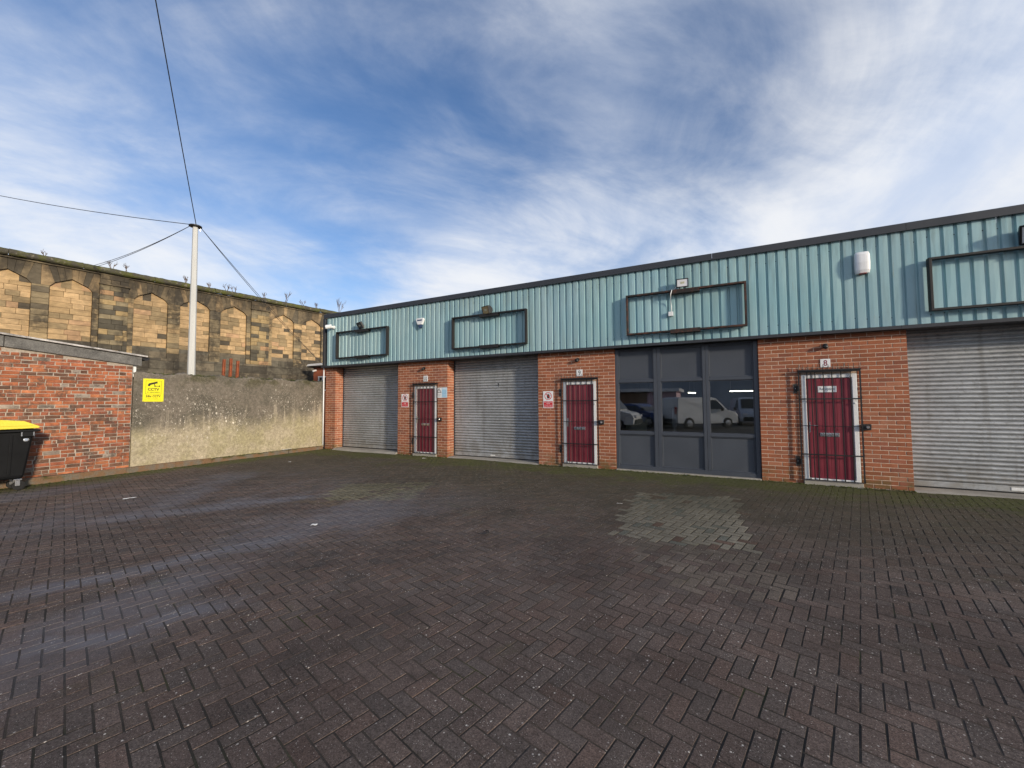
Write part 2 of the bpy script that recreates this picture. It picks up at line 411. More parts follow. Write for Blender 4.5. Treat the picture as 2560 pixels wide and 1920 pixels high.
def m_paving():
    t = NT('paving_block')
    c = t.attr()
    agg = t.mth('MULTIPLY', t.rng(t.noise(120, 4, 0.8), 0.3, 0.72, 0.25, 1.75, False), t.rng(t.noise(38, 5, 0.7), 0.28, 0.72, 0.72, 1.28, False))
    c = t.mix(1.0, c, t.mth('MULTIPLY', agg, t.mth('MULTIPLY', t.rng(t.noise(0.55, 6, 0.62), 0.3, 0.7, 0.66, 1.26, False), t.rng(t.noise(3.1, 5, 0.6, loc=(3, 1, 0)), 0.3, 0.7, 0.82, 1.16, False))), 'MULTIPLY')
    oil = t.mth('MULTIPLY', t.rng(t.noise(1.5, 5, 0.6, loc=(11, 5, 0)), 0.60, 0.70), t.rng(t.noise(9, 4), 0.3, 0.6))
    c = t.mix(t.mth('MULTIPLY', oil, 0.55), c, (0.026, 0.023, 0.021))
    # silt dried in the wheel tracks and hollows on the left
    sil = t.noise(0.62, 5, 0.55, 0.5, sca=(1.0, 0.42, 1), rot=(0, 0, -0.45), loc=(1.2, 0.4, 0))
    sil = t.mth('MULTIPLY', t.rng(sil, 0.47, 0.64), t.rng(t.x, -2.3, -4.6))
    sil = t.mth('MULTIPLY', sil, t.rng(t.y, -2.6, -4.6))
    def track(ax, ay, bx, by, w):
        L = math.hypot(bx - ax, by - ay); nx, ny = -(by - ay) / L, (bx - ax) / L
        tx, ty = (bx - ax) / L, (by - ay) / L
        d = t.mth('ADD', t.mth('ADD', t.mth('MULTIPLY', t.x, nx), t.mth('MULTIPLY', t.y, ny)), -(ax * nx + ay * ny))
        d = t.mth('ADD', d, t.mth('MULTIPLY', t.mth('SUBTRACT', t.noise(1.4, 4), 0.5), 0.55))
        a = t.mth('ADD', t.mth('ADD', t.mth('MULTIPLY', t.x, tx), t.mth('MULTIPLY', t.y, ty)), -(ax * tx + ay * ty))
        k = t.mth('MULTIPLY', t.rng(t.mth('ABSOLUTE', d), w, w * 0.2), t.mth('MULTIPLY', t.rng(a, -0.15, 0.5), t.rng(a, L + 0.6, L - 0.6)))
        return k
    k = t.mth('MAXIMUM', track(-5.9, -4.55, -7.6, -7.2, 0.34), track(-4.35, -5.8, -5.2, -8.4, 0.24))
    k = t.mth('MAXIMUM', k, track(-3.35, -7.3, -4.1, -8.6, 0.22))
    sil = t.mth('MAXIMUM', t.mth('MULTIPLY', sil, 0.75), k)
    sil = t.mth('MULTIPLY', sil, t.rng(t.noise(6, 5), 0.25, 0.6, 0.5, 1.0))
    c = t.mix(t.mth('MULTIPLY', sil, 0.85), c, (0.150, 0.145, 0.158))
    # moss and algae by the wall foot, the kerb and in patches further out
    n1 = t.noise(1.5, 6, 0.62)
    foot = t.mth('MAXIMUM', t.rng(t.y, -2.2, -0.2), t.rng(t.x, -10.6, -11.9))
    g = t.rng(t.mth('ADD', n1, t.mth('MULTIPLY', foot, 0.42)), 0.60, 0.95)
    g2 = t.rng(t.noise(24, 4), 0.35, 0.6, 0.35, 1.0)
    olive = t.rng(t.mth('ADD', t.y, t.mth('MULTIPLY', n1, 2.0)), -4.6, -0.6)
    c = t.mix(t.mth('MULTIPLY', olive, 0.55), c, (0.066, 0.062, 0.034))
    c = t.mix(t.mth('MULTIPLY', g, g2), c, (0.082, 0.092, 0.024))
    # pale aggregate and grit, swept into drifts
    grit = t.rng(t.noise(1.9, 6, 0.65, loc=(6, 2, 0)), 0.34, 0.64, 0.25, 1.0)
    for sc_, th, am in ((42, 0.87, 1.0), (90, 0.76, 0.85), (170, 0.62, 0.55)):
        vo = t.vor(sc_); gx = t.n.new('ShaderNodeSeparateXYZ'); t.l.new(vo.outputs['Color'], gx.inputs[0])
        s = t.mth('MULTIPLY', t.rng(vo.outputs['Distance'], 0.26, 0.12), t.rng(gx.outputs[0], th, th + 0.02))
        c = t.mix(t.mth('MULTIPLY', t.mth('MULTIPLY', s, am), grit), c, (0.66, 0.61, 0.54))
    t.bump(t.noise(190, 4, 0.7), 0.55, 0.006)
    r = t.mth('SUBTRACT', t.rng(t.noise(1.3, 5), 0.3, 0.7, 0.74, 0.90, False), t.mth('MULTIPLY', sil, 0.12))
    return t.done(c, r, spec=0.22)
M['paving'] = m_paving()
def m_joint():
    t = NT('joint_sand')
    foot = t.mth('MAXIMUM', t.rng(t.y, -2.6, -0.2), t.rng(t.x, -10.4, -11.9))
    c = t.mix(t.mth('MULTIPLY', t.rng(t.mth('ADD', t.noise(2, 5), t.mth('MULTIPLY', foot, .4)), 0.55, 0.8), 0.8), t.mix(t.rng(t.noise(1.1, 5, 0.6, loc=(2, 7, 0)), 0.42, 0.62), (0.036, 0.032, 0.027), (0.078, 0.062, 0.051)), (0.05, 0.06, 0.015))
    sil = t.mth('MULTIPLY', t.rng(t.noise(0.62, 5, 0.55, 0.5, sca=(1.0, 0.42, 1), rot=(0, 0, -0.45), loc=(1.2, 0.4, 0)), 0.5, 0.64), t.rng(t.x, -2.3, -4.6))
    c = t.mix(t.mth('MULTIPLY', sil, 0.6), c, (0.12, 0.117, 0.125))
    c = t.mix(1.0, c, t.rng(t.noise(120, 4), 0.25, 0.75, 0.6, 1.4, False), 'MULTIPLY')
    t.bump(t.noise(150, 3), 0.5, 0.004)
    return t.done(c, 0.95, spec=0.2)
M['joint'] = m_joint()
M['ground'] = pm('ground', (0.055, 0.052, 0.048), 0.9, var=0.3, scale=0.4, fine=0.3, fscale=30, bump=0.3)
def m_moss():
    t = NT('moss')
    c = t.mix(t.rng(t.noise(9, 4), 0.35, 0.65), (0.05, 0.065, 0.015), (0.115, 0.125, 0.03))
    return t.done(c, 0.95, spec=0.2)
M['moss'] = m_moss()

# ------------------------------------------------------------------ mesh helpers
class MB:
    def __init__(s): s.v, s.f, s.c = [], [], []
    def add(s, vs, fs, col=(1, 1, 1)):
        o = len(s.v)
        s.v.extend([tuple(p) for p in vs]); s.f.extend([tuple(i + o for i in q) for q in fs])
        s.c.extend([(col[0], col[1], col[2], col[3] if len(col) > 3 else 1.0)] * len(vs))
        return s
    def box(s, x0, x1, y0, y1, z0, z1, col=(1, 1, 1)):
        vs = [(x, y, z) for z in (z0, z1) for y in (y0, y1) for x in (x0, x1)]
        return s.add(vs, [(0, 2, 3, 1), (4, 5, 7, 6), (0, 1, 5, 4), (2, 6, 7, 3), (0, 4, 6, 2), (1, 3, 7, 5)], col)
    def mbox(s, P, u0, u1, v0, v1, d0, d1, col=(1, 1, 1)):
        """box through a frame map P(u, v, d); d points out of the surface"""
        vs = [P(u, v, d) for d in (d0, d1) for v in (v0, v1) for u in (u0, u1)]
        return s.add(vs, [(0, 2, 3, 1), (4, 5, 7, 6), (0, 1, 5, 4), (2, 6, 7, 3), (0, 4, 6, 2), (1, 3, 7, 5)], col)
    def tube(s, pts, r, n=6, col=(1, 1, 1), cap=True):
        pts = [Vector(p) for p in pts]
        rs = r if isinstance(r, (list, tuple)) else [r] * len(pts)
        vs, fs = [], []
        for i, p in enumerate(pts):
            t = (pts[min(i + 1, len(pts) - 1)] - pts[max(i - 1, 0)]).normalized()
            a = t.cross(Vector((0, 0, 1)) if abs(t.z) < 0.9 else Vector((1, 0, 0))).normalized(); b = t.cross(a)
            for k in range(n):
                w = 2 * math.pi * (k + 0.5) / n
                vs.append(p + (a * math.cos(w) + b * math.sin(w)) * rs[i])
        for i in range(len(pts) - 1):
            for k in range(n):
                fs.append((i * n + k, i * n + (k + 1) % n, (i + 1) * n + (k + 1) % n, (i + 1) * n + k))
        if cap: fs += [tuple(range(n))[::-1], tuple((len(pts) - 1) * n + k for k in range(n))]
        return s.add(vs, fs, col)
    def prism(s, poly, P, d0, d1, col=(1, 1, 1)):
        """polygon in (u, v) extruded from depth d0 to d1 through the frame map P"""
        n = len(poly)
        vs = [P(u, v, d) for d in (d0, d1) for u, v in poly]
        fs = [tuple(range(n))[::-1], tuple(range(n, 2 * n))] + [(i, (i + 1) % n, n + (i + 1) % n, n + i) for i in range(n)]
        return s.add(vs, fs, col)
    def brick(s, P, u0, u1, v0, v1, d, depth, ch, col, jit=0.0):
        j = lambda: R.uniform(-jit, jit) if jit else 0.0
        q = [(u0 + j(), v0 + j()), (u1 + j(), v0 + j()), (u1 + j(), v1 + j()), (u0 + j(), v1 + j())]
        cu, cv = (u0 + u1) / 2, (v0 + v1) / 2
        ins = [(u - math.copysign(ch, u - cu), v - math.copysign(ch, v - cv)) for u, v in q]
        vs = [P(u, v, d - depth) for u, v in q] + [P(u, v, d - ch) for u, v in q] + [P(u, v, d + j() * 0.5) for u, v in ins]
        fs = [(8, 9, 10, 11)]
        for i in range(4):
            k = (i + 1) % 4
            fs += [(4 + i, 4 + k, 8 + k, 8 + i), (i, k, 4 + k, 4 + i)]
        return s.add(vs, fs, col)
    def lathe(s, prof, cen, axis=(0, 0, 1), n=20, col=(1, 1, 1)):
        ax = Vector(axis).normalized()
        a = ax.cross(Vector((1, 0, 0)) if abs(ax.x) < 0.9 else Vector((0, 1, 0))).normalized(); b = ax.cross(a)
        cen = Vector(cen)
        vs = [cen + ax * h + (a * math.cos(2 * math.pi * k / n) + b * math.sin(2 * math.pi * k / n)) * r for r, h in prof for k in range(n)]
        fs = [(i * n + k, i * n + (k + 1) % n, (i + 1) * n + (k + 1) % n, (i + 1) * n + k) for i in range(len(prof) - 1) for k in range(n)]
        fs += [tuple(range(n))[::-1], tuple((len(prof) - 1) * n + k for k in range(n))]
        return s.add(vs, fs, col)
    def build(s, name, mat, parent=None, smooth=False, bevel=0.0, kind=None, label=None, cat=None, group=None):
        me = bpy.data.meshes.new(name)
        me.from_pydata(s.v, [], s.f)
        at = me.color_attributes.new('Col', 'FLOAT_COLOR', 'POINT')
        at.data.foreach_set('color', [x for c in s.c for x in c])
        me.materials.append(M[mat] if isinstance(mat, str) else mat)
        if smooth: me.polygons.foreach_set('use_smooth', [True] * len(me.polygons))
        me.update()
        o = bpy.data.objects.new(name, me)
        COL.objects.link(o)
        put_under(o, parent)
        if bevel:
            b = o.modifiers.new('bevel', 'BEVEL'); b.width = bevel; b.segments = 2; b.limit_method = 'ANGLE'
        tag(o, label, cat, group, kind)
        return o
def put_under(o, parent):
    if parent is None: return
    o.parent = parent
    if parent.type == 'EMPTY': o.matrix_parent_inverse = Matrix.Translation(-parent.location)
def tag(o, label=None, cat=None, group=None, kind=None):
    if label: o['label'] = label
    if cat: o['category'] = cat
    if group: o['group'] = group
    if kind: o['kind'] = kind
    return o
def empty(name, loc, label=None, cat=None, group=None, kind=None, parent=None):
    o = bpy.data.objects.new(name, None)
    o.empty_display_size = 0.2
    COL.objects.link(o)
    o.location = loc
    if parent is not None: put_under(o, parent)
    return tag(o, label, cat, group, kind)
def facade(y=0.0):            # frame of the unit front: u = x, v = z, d towards the yard
    return lambda u, v, d: (u, y - d, v)
def sidewall(x):              # frame of a wall facing the yard from the left: u = y
    return lambda u, v, d: (x + d, u, v)
def frame_rect(mb, P, u0, u1, v0, v1, w, d0, d1, col=(1, 1, 1)):
    mb.mbox(P, u0, u1, v0, v0 + w, d0, d1, col); mb.mbox(P, u0, u1, v1 - w, v1, d0, d1, col)
    mb.mbox(P, u0, u0 + w, v0 + w, v1 - w, d0, d1, col); mb.mbox(P, u1 - w, u1, v0 + w, v1 - w, d0, d1, col)
    return mb
_txt = {}
def text_geo(body, bold=0.0):
    if (body, bold) in _txt: return _txt[body, bold]
    cu = bpy.data.curves.new('t', 'FONT'); cu.body = body; cu.size = 1.0; cu.offset = bold; cu.resolution_u = 4
    cu.align_x = 'CENTER'
    o = bpy.data.objects.new('t', cu); COL.objects.link(o)
    me = bpy.data.meshes.new_from_object(o.evaluated_get(bpy.context.evaluated_depsgraph_get()))
    g = [tuple(v.co) for v in me.vertices], [tuple(p.vertices) for p in me.polygons]
    bpy.data.objects.remove(o); bpy.data.curves.remove(cu); bpy.data.meshes.remove(me)
    xs = [p[0] for p in g[0]]; ys = [p[1] for p in g[0]]
    _txt[body, bold] = (g[0], g[1], min(xs), max(xs), min(ys), max(ys))
    return _txt[body, bold]
def text(mb, P, body, u0, u1, v0, v1, d, bold=0.0):
    """lettering stretched into the rectangle u0..u1, v0..v1"""
    vs, fs, a, b, c, e = text_geo(body, bold)
    mb.add([P(u0 + (x - a) / (b - a) * (u1 - u0), v0 + (y - c) / (e - c) * (v1 - v0), d) for x, y, z in vs], fs)
    return mb
def disc(mb, P, cu, cv, r, d, n=24, r_in=0.0, squash=1.0):
    if r_in:
        vs = [P(cu + q * math.cos(2 * math.pi * k / n), cv + q * math.sin(2 * math.pi * k / n) * squash, d) for q in (r_in, r) for k in range(n)]
        mb.add(vs, [(k, (k + 1) % n, n + (k + 1) % n, n + k) for k in range(n)])
    else:
        mb.add([P(cu + r * math.cos(2 * math.pi * k / n), cv + r * math.sin(2 * math.pi * k / n) * squash, d) for k in range(n)], [tuple(range(n))])
    return mb
def lay_pieces(pieces, name, mat, limit, rest_name, one, rest_parent):
    """pieces: (distance key, parent, fn(mb)); the nearest become objects of their own, the rest one joined part"""
    pieces.sort(key=lambda q: q[0])
    for key, par, fn in pieces[:limit]:
        mb = MB(); fn(mb); mb.build(name, mat, par)
    if len(pieces) > limit:
        mb = MB()
        for key, par, fn in pieces[limit:]: fn(mb)
        mb.build(rest_name, mat, rest_parent, kind='stuff')

# ------------------------------------------------------------------ ground and paving
g = MB()
g.add([(-900, -900, -0.03), (900, -900, -0.03), (900, 900, -0.03), (-900, 900, -0.03)], [(0, 1, 2, 3)])
g.build('ground', 'ground', kind='structure')
PX0, PX1, PY0, PY1 = -12.03, 8.2, -12.0, 0.34
HA = math.radians(14.2)
def gz(x, y):       # the yard has settled unevenly
    return 0.0045 * math.sin(1.9 * x + 0.7 * y) + 0.004 * math.sin(2.3 * y - 1.1 * x + 1.0) + 0.0025 * math.sin(4.3 * x + 2.0) * math.sin(3.7 * y)
pv = MB()
nx_, ny_ = 180, 112
pv.add([(PX0 + (PX1 - PX0) * i / nx_, PY0 + (PY1 - PY0) * k / ny_, gz(PX0 + (PX1 - PX0) * i / nx_, PY0 + (PY1 - PY0) * k / ny_) - 0.0026) for k in range(ny_ + 1) for i in range(nx_ + 1)],
       [(k * (nx_ + 1) + i, k * (nx_ + 1) + i + 1, (k + 1) * (nx_ + 1) + i + 1, (k + 1) * (nx_ + 1) + i) for k in range(ny_) for i in range(nx_)])
pavement = pv.build('pavement', 'joint', smooth=True, kind='structure')
ea, eb = Vector((math.sin(HA), math.cos(HA), 0)), Vector((math.cos(HA), -math.sin(HA), 0))
def inquad(x, y, q):
    s = None
    for i in range(4):
        a, b = q[i], q[(i + 1) % 4]
        c = (b[0] - a[0]) * (y - a[1]) - (b[1] - a[1]) * (x - a[0])
        if s is None: s = c > 0
        elif (c > 0) != s: return False
    return True
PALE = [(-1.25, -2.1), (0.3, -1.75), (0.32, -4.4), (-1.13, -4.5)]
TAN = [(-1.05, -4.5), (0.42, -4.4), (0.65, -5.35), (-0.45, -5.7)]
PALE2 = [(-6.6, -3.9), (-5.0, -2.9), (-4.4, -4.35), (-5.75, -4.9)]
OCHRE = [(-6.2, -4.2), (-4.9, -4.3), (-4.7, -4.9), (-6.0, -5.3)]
BW = 0.0945
blocks = []
nmax = 205
for i in range(-nmax, nmax):
    for j in range(-nmax, nmax):
        s = (i - j) % 4
        if s == 0: a0, a1, b0, b1 = i, i + 2, j, j + 1
        elif s == 3: a0, a1, b0, b1 = i, i + 1, j, j + 2
        else: continue
        c = ea * ((a0 + a1) / 2 * BW) + eb * ((b0 + b1) / 2 * BW) + Vector((-2.0, -5.0, 0))
        if not (PX0 + 0.09 < c.x < PX1 - 0.1 and PY0 < c.y < 0.18): continue
        if c.y > -0.1 and not (-11.5 < c.x < -8.8 or -6.8 < c.x < -4.05 or 3.05 < c.x < 5.8): continue
        if c.y > -0.02: continue
        blocks.append((c, (a1 - a0) * BW, (b1 - b0) * BW))
def block_col(c):
    v = R.uniform(0.88, 1.12)
    k = R.random()
    if k < 0.60: col = (0.118, 0.087, 0.072)
    elif k < 0.85: col = (0.110, 0.086, 0.073)
    else: col = (0.124, 0.086, 0.069)
    x, y = c.x + R.uniform(-.05, .05), c.y + R.uniform(-.05, .05)
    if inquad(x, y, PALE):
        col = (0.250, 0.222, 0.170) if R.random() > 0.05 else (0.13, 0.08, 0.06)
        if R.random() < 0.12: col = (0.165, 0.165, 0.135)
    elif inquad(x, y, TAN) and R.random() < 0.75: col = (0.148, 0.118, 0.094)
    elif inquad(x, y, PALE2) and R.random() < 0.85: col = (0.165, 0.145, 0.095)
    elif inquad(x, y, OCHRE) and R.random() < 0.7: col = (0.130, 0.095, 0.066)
    return (col[0] * v, col[1] * v, col[2] * v)
def block_fn(c, la, lb, col):
    gap = 0.0058 if col[0] > 0.15 else 0.0030
    tz = [R.uniform(-0.0008, 0.0008) for _ in range(4)]
    jt = [(R.uniform(-0.0013, 0.0013), R.uniform(-0.0013, 0.0013)) for _ in range(4)]
    dz = R.uniform(-0.0009, 0.0009)
    def fn(mb):
        gp, ch = gap, 0.0028
        ha, hb = la / 2 - gp, lb / 2 - gp
        vs = []
        for k, (p, q) in enumerate(((-1, -1), (1, -1), (1, 1), (-1, 1))):
            w = c + ea * (p * ha + jt[k][0]) + eb * (q * hb + jt[k][1]); vs.append((w.x, w.y, gz(w.x, w.y) - 0.009))
        for k, (p, q) in enumerate(((-1, -1), (1, -1), (1, 1), (-1, 1))):
            w = c + ea * (p * (ha - ch) + jt[k][0]) + eb * (q * (hb - ch) + jt[k][1]); vs.append((w.x, w.y, gz(w.x, w.y) + dz + tz[k]))
        # ea x eb points down, so wind the faces the other way round
        mb.add(vs, [(7, 6, 5, 4), (4, 5, 1, 0), (5, 6, 2, 1), (6, 7, 3, 2), (7, 4, 0, 3)], col)
    return fn
pcs = []
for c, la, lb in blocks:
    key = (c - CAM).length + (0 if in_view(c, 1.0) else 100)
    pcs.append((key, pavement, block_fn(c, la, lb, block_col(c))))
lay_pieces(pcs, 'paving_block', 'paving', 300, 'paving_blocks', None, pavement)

# kerb haunch along the left walls
kb = MB()
y = -11.5
while y < -0.12:
    L = R.uniform(0.5, 1.1); y2 = min(y + L, -0.1)
    a, b = R.uniform(-0.012, 0.012), R.uniform(-0.02, 0.015)
    kb.brick(lambda u, v, d: (-12.15 + v, u, d), y, y2 - 0.006, 0.0, 0.125 + a, 0.115 + b, 0.14, 0.015, (1, 1, 1), 0.008)
    y = y2
kb.build('kerb', 'kerb', kind='structure')

# ------------------------------------------------------------------ industrial unit
B = empty('industrial_building', (-2, 0, 0), 'low terrace of red brick workshop units with teal metal cladding and roller shutters', 'building')
BX0, BX1 = -12.07, 7.75
piers = [(-12.07, -11.57), (-8.74, -6.85), (-4.01, -2.07), (0.79, 3.01), (5.84, 7.75)]
doors = [(-8.08, -7.25), (-3.34, -2.51), (1.48, 2.31)]
DZ0, DZ1 = 0.085, 2.065
WT = 2.80
F0 = facade(0.0)
def brick_col():
    v = R.uniform(0.84, 1.14)
    k = R.random()
    col = (0.335, 0.118, 0.060) if k < 0.7 else ((0.29, 0.105, 0.062) if k < 0.9 else (0.37, 0.15, 0.085))
    return tuple(q * v for q in col)
bricks = []
NC = 37
CH = WT / NC
for pi, (x0, x1) in enumerate(piers):
    dr = next((d for d in doors if x0 < d[0] < x1), None)
    mw = MB()
    mo = 0.0035
    if dr:
        mw.box(x0 + mo, dr[0], mo, 0.36, -0.02, WT); mw.box(dr[1], x1 - mo, mo, 0.36, -0.02, WT)
        mw.box(dr[0], dr[1], mo, 0.36, DZ1 + 0.005, WT); mw.box(dr[0], dr[1], mo, 0.36, -0.02, DZ0 - 0.03)
    else: mw.box(x0 + mo, x1 - mo, mo, 0.36, -0.02, WT)
    wall = mw.build('brick_pier', 'mortar', B)
    for ci in range(NC):
        z0, z1 = ci * CH + 0.005, (ci + 1) * CH - 0.005
        spans = [(x0, x1)]
        if dr and z1 > DZ0 - 0.02 and z0 < DZ1 - 0.01: spans = [(x0, dr[0] - 0.005), (dr[1] + 0.005, x1)]
        for (a, b) in spans:
            off = 0.225 if ci % 2 else 0.1125
            u = a
            first = True
            while u < b - 0.01:
                # bond grid anchored on the pier edge
                n = math.floor((u - x0 - off + 1e-6) / 0.225) + 1
                e = x0 + off + n * 0.225
                if e - u < 0.05: e += 0.225
                if b - e < 0.06: e = b
                e = min(e, b)
                uu0, uu1 = u + (0 if u == a else 0.005), e - (0 if e == b else 0.005)
                dep = 0.1025
                if e == b and b == x1: dep = 0.1025 if ci % 2 else 0.215
                if u == a and a == x0: dep = 0.1025 if ci % 2 else 0.215
                col = brick_col()
                def fn(mb, uu0=uu0, uu1=uu1, z0=z0, z1=z1, dep=dep, col=col):
                    mb.brick(F0, uu0, uu1, z0, z1, R.uniform(-0.0012, 0.0012), dep, 0.0035, col, 0.0012)
                cpt = Vector(((uu0 + uu1) / 2, 0, (z0 + z1) / 2))
                bricks.append(((cpt - CAM).length + (0 if in_view(cpt, 1.0) else 100), wall, fn))
                u = e
        # bricks of the return faces beside the openings
        for sx, xe in ((1, x1), (-1, x0)):
            if pi == 0 and sx < 0: continue
            y0 = (0.1025 if ci % 2 else 0.215) + 0.010
            while y0 < 0.34:
                y1 = min(y0 + 0.215, 0.35)
                col = brick_col()
                PR = (lambda xe, sx: (lambda u, v, d: (xe + sx * d, u, v)))(xe, sx)
                def fn(mb, PR=PR, y0=y0, y1=y1, z0=z0, z1=z1, col=col):
                    mb.brick(PR, y0, y1, z0, z1, 0.0, 0.1, 0.0035, col)
                cpt = Vector((xe, y0, z0))
                bricks.append(((cpt - CAM).length + (60 if sx > 0 else 200), wall, fn))
                y0 = y1 + 0.010
lay_pieces(bricks, 'brick', 'brick', 300, 'bricks', None, B)
# shell behind: gable, rear wall, roof, and the inside of the glazed unit
sh = MB()
sh.box(-12.06, -11.86, 0.36, 21.0, -0.02, 4.4); sh.box(7.5, 7.72, 0.36, 21.0, -0.02, 4.4); sh.box(-12.06, 7.72, 21.0, 21.2, -0.02, 4.4)
sh.build('side_wall', 'brown_wall', B)
rf = MB(); rf.box(-12.0, 7.72, 0.02, 21.25, 4.40, 4.46); rf.build('roof', 'flashing', B)
inn = MB()
inn.box(-4.3, -4.2, 0.4, 20.9, 0.0, 3.9); inn.box(4.6, 4.7, 0.4, 20.9, 0.0, 3.9); inn.box(-4.2, 4.6, 20.6, 20.7, 0.0, 3.9)
inn.box(-4.2, 4.6, 0.4, 20.6, 3.9, 3.95); inn.box(-4.2, 4.6, 0.4, 20.6, -0.02, 0.02)
inn.build('inner_wall', 'interior', B)
lin = MB()
for a, b in ((-11.57, -8.74), (-6.85, -4.01), (3.01, 5.84)): lin.box(a, b, 0.37, 0.55, 2.55, 3.2)
lin.box(-12.05, 7.7, -0.02, 0.30, 2.812, 4.39)
lin.build('lintel_panel', 'black_metal', B)

# cladding: profiled sheets, one part per sheet of six ribs
PITCH_R = 1 / 6.0
CY, GY = -0.136, -0.108
CZ0, CZ1 = 2.855, 4.55
def sheet(x0, n, tilt):
    mb = MB()
    tn = R.uniform(0.90, 1.05); tcol = (tn * R.uniform(0.97, 1.03), tn, tn * R.uniform(0.98, 1.02)); lap = R.choice((0.0, 0.0025))
    prof = []
    for k in range(n):
        x = x0 + k * PITCH_R
        prof += [(x, GY), (x + 0.026, GY), (x + 0.040, CY), (x + 0.040 + 0.058, CY - 0.0015), (x + PITCH_R - 0.014, CY)]
    prof.append((x0 + n * PITCH_R, GY))
    m_ = len(prof)
    zz_ = [CZ0, 3.2, 3.55, 3.9, 4.25, CZ1]
    vs = [(x, y - lap + tilt * k + R.uniform(-0.0014, 0.0014), z) for k, z in enumerate(zz_) for x, y in prof]
    mb.add(vs, [(q * m_ + i, q * m_ + i + 1, (q + 1) * m_ + i + 1, (q + 1) * m_ + i) for q in range(5) for i in range(m_ - 1)], tcol)
    return mb
x = -11.92
nsheet = 0
XOFF = 0.79 - PITCH_R * math.ceil((0.79 + 11.92) / PITCH_R)
x = XOFF + PITCH_R
screws = MB()
while x < 7.6:
    n = min(6, int(round((7.70 - x) / PITCH_R)))
    if n < 1: break
    sheet(x, n, R.uniform(-0.001, 0.001)).build('cladding_sheet', 'cladding', B)
    for k in range(n):
        for z in ((3.02, 4.34) if (k + nsheet) % 2 == 0 else (3.02 + 0.03, 4.30)):
            if R.random() < 0.62:
                screws.lathe([(0.009, 0), (0.009, 0.004), (0.004, 0.007)], (x + k * PITCH_R + 0.006, GY, z + R.uniform(-.02, .02)), (0, -1, 0), 6)
    x += n * PITCH_R
    nsheet += 1
screws.build('screws', 'dark_plastic', B, kind='stuff')
x = -11.98
while x < 7.7:                                   # capping along the top edge, in lengths
    L = min(3.0, 7.75 - x)
    c = MB()
    c.prism([(-0.185, 4.505), (-0.185, 4.63), (-0.165, 4.645), (0.06, 4.66), (0.06, 4.64), (-0.165, 4.60), (-0.165, 4.505)],
            lambda u, v, d: (d, u, v), x, x + L - 0.004)
    c.build('capping', 'flashing', B)
    x += L
x = -12.10
while x < 7.7:                                   # drip flashing under the sheets
    L = min(3.0, 7.75 - x)
    c = MB()
    c.prism([(0.34, 2.808), (-0.165, 2.802), (-0.170, 2.795), (-0.178, 2.80), (-0.178, 2.858), (-0.10, 2.870), (-0.10, 2.862), (0.34, 2.815)][::-1],
            lambda u, v, d: (d, u, v), x, x + L - 0.004)
    c.build('drip_flashing', 'flashing', B)
    x += L
ct = MB(); ct.box(-12.04, -11.935, -0.165, 0.25, 2.866, 4.503); ct.build('corner_trim', 'flashing', B, bevel=0.006)
dp = MB(); dp.tube([(-12.10, -0.055, 0.14), (-12.10, -0.055, 2.79)], 0.022, 10); dp.build('downpipe', 'white_paint', B, smooth=True)

# roller shutters
def shutter(x0, x1, zb):
    root = empty('roller_shutter', ((x0 + x1) / 2, 0.35, zb), parent=B)
    n = 36
    p = 0.0755
    prof = [(0.012, 0.0), (0.012, 0.010), (-0.006, 0.014), (-0.020, 0.026), (-0.026, 0.041), (-0.021, 0.056), (-0.007, 0.069), (0.012, 0.0750)]
    me = None
    for k in range(n):
        if me is None:
            mb = MB(); m_ = len(prof)
            xs = [x0 + 0.01 + (x1 - x0 - 0.02) * t / 6 for t in range(7)]
            vs = [(x - (x0 + x1) / 2, q[0], q[1]) for x in xs for q in prof]
            fs = [(a * m_ + i + 1, a * m_ + i, (a + 1) * m_ + i, (a + 1) * m_ + i + 1) for a in range(6) for i in range(m_ - 1)]
            mb.add(vs, [f[::-1] for f in fs])
            s = mb.build('slat', 'slat', None, smooth=True)
            me = s.data
        else:
            s = bpy.data.objects.new('slat', me); COL.objects.link(s)
        s.parent = root
        s.location = (R.uniform(-0.002, 0.002), R.uniform(-0.0015, 0.0015), 0.06 + k * p)
    bt = MB(); bt.box(x0 + 0.01, x1 - 0.01, 0.335, 0.385, zb - 0.035, zb + 0.062)
    bt.build('bottom_rail', 'slat', root, bevel=0.004)
    br = MB(); br.box(x0 + 0.01, x1 - 0.01, 0.325, 0.395, zb - 0.055, zb - 0.036)
    br.build('rubber_seal', 'rubber', root)
    for xa, xb in ((x0 + 0.001, x0 + 0.03), (x1 - 0.03, x1 - 0.001)):
        gd = MB(); gd.box(xa, xb, 0.31, 0.40, 0.0, 2.79); gd.build('guide_rail', 'flashing', root)
    return root
SH = [shutter(-11.57, -8.74, 0.12), shutter(-6.85, -4.01, 0.085), shutter(3.01, 5.84, 0.085)]
for (a, b), zt, y1 in zip(((-11.57, -8.74), (-6.85, -4.01), (3.01, 5.84)), (0.05, 0.022, 0.022), (-0.03, 0.05, 0.02)):
    th = MB()
    th.prism([(y1 - 0.10, -0.01), (y1, zt), (0.36, zt + 0.006), (0.36, -0.01)], lambda u, v, d: (d, u, v), a + 0.004, b - 0.004)
    th.build('threshold', 'concrete', B)
lb = MB()
lb.box(-5.62, -5.47, 0.329, 0.334, 0.085, 0.112); lb.build('sticker', 'paper', SH[1])
lb = MB(); lb.box(4.30, 4.52, 0.329, 0.334, 0.075, 0.125); lb.build('sticker', 'paper', SH[2])
lb = MB(); lb.box(-5.36, -5.335, 0.318, 0.334, 2.06, 2.10); lb.box(-5.352, -5.343, 0.318, 0.334, 2.01, 2.06); lb.build('keyhole_cover', 'black_metal', SH[1])

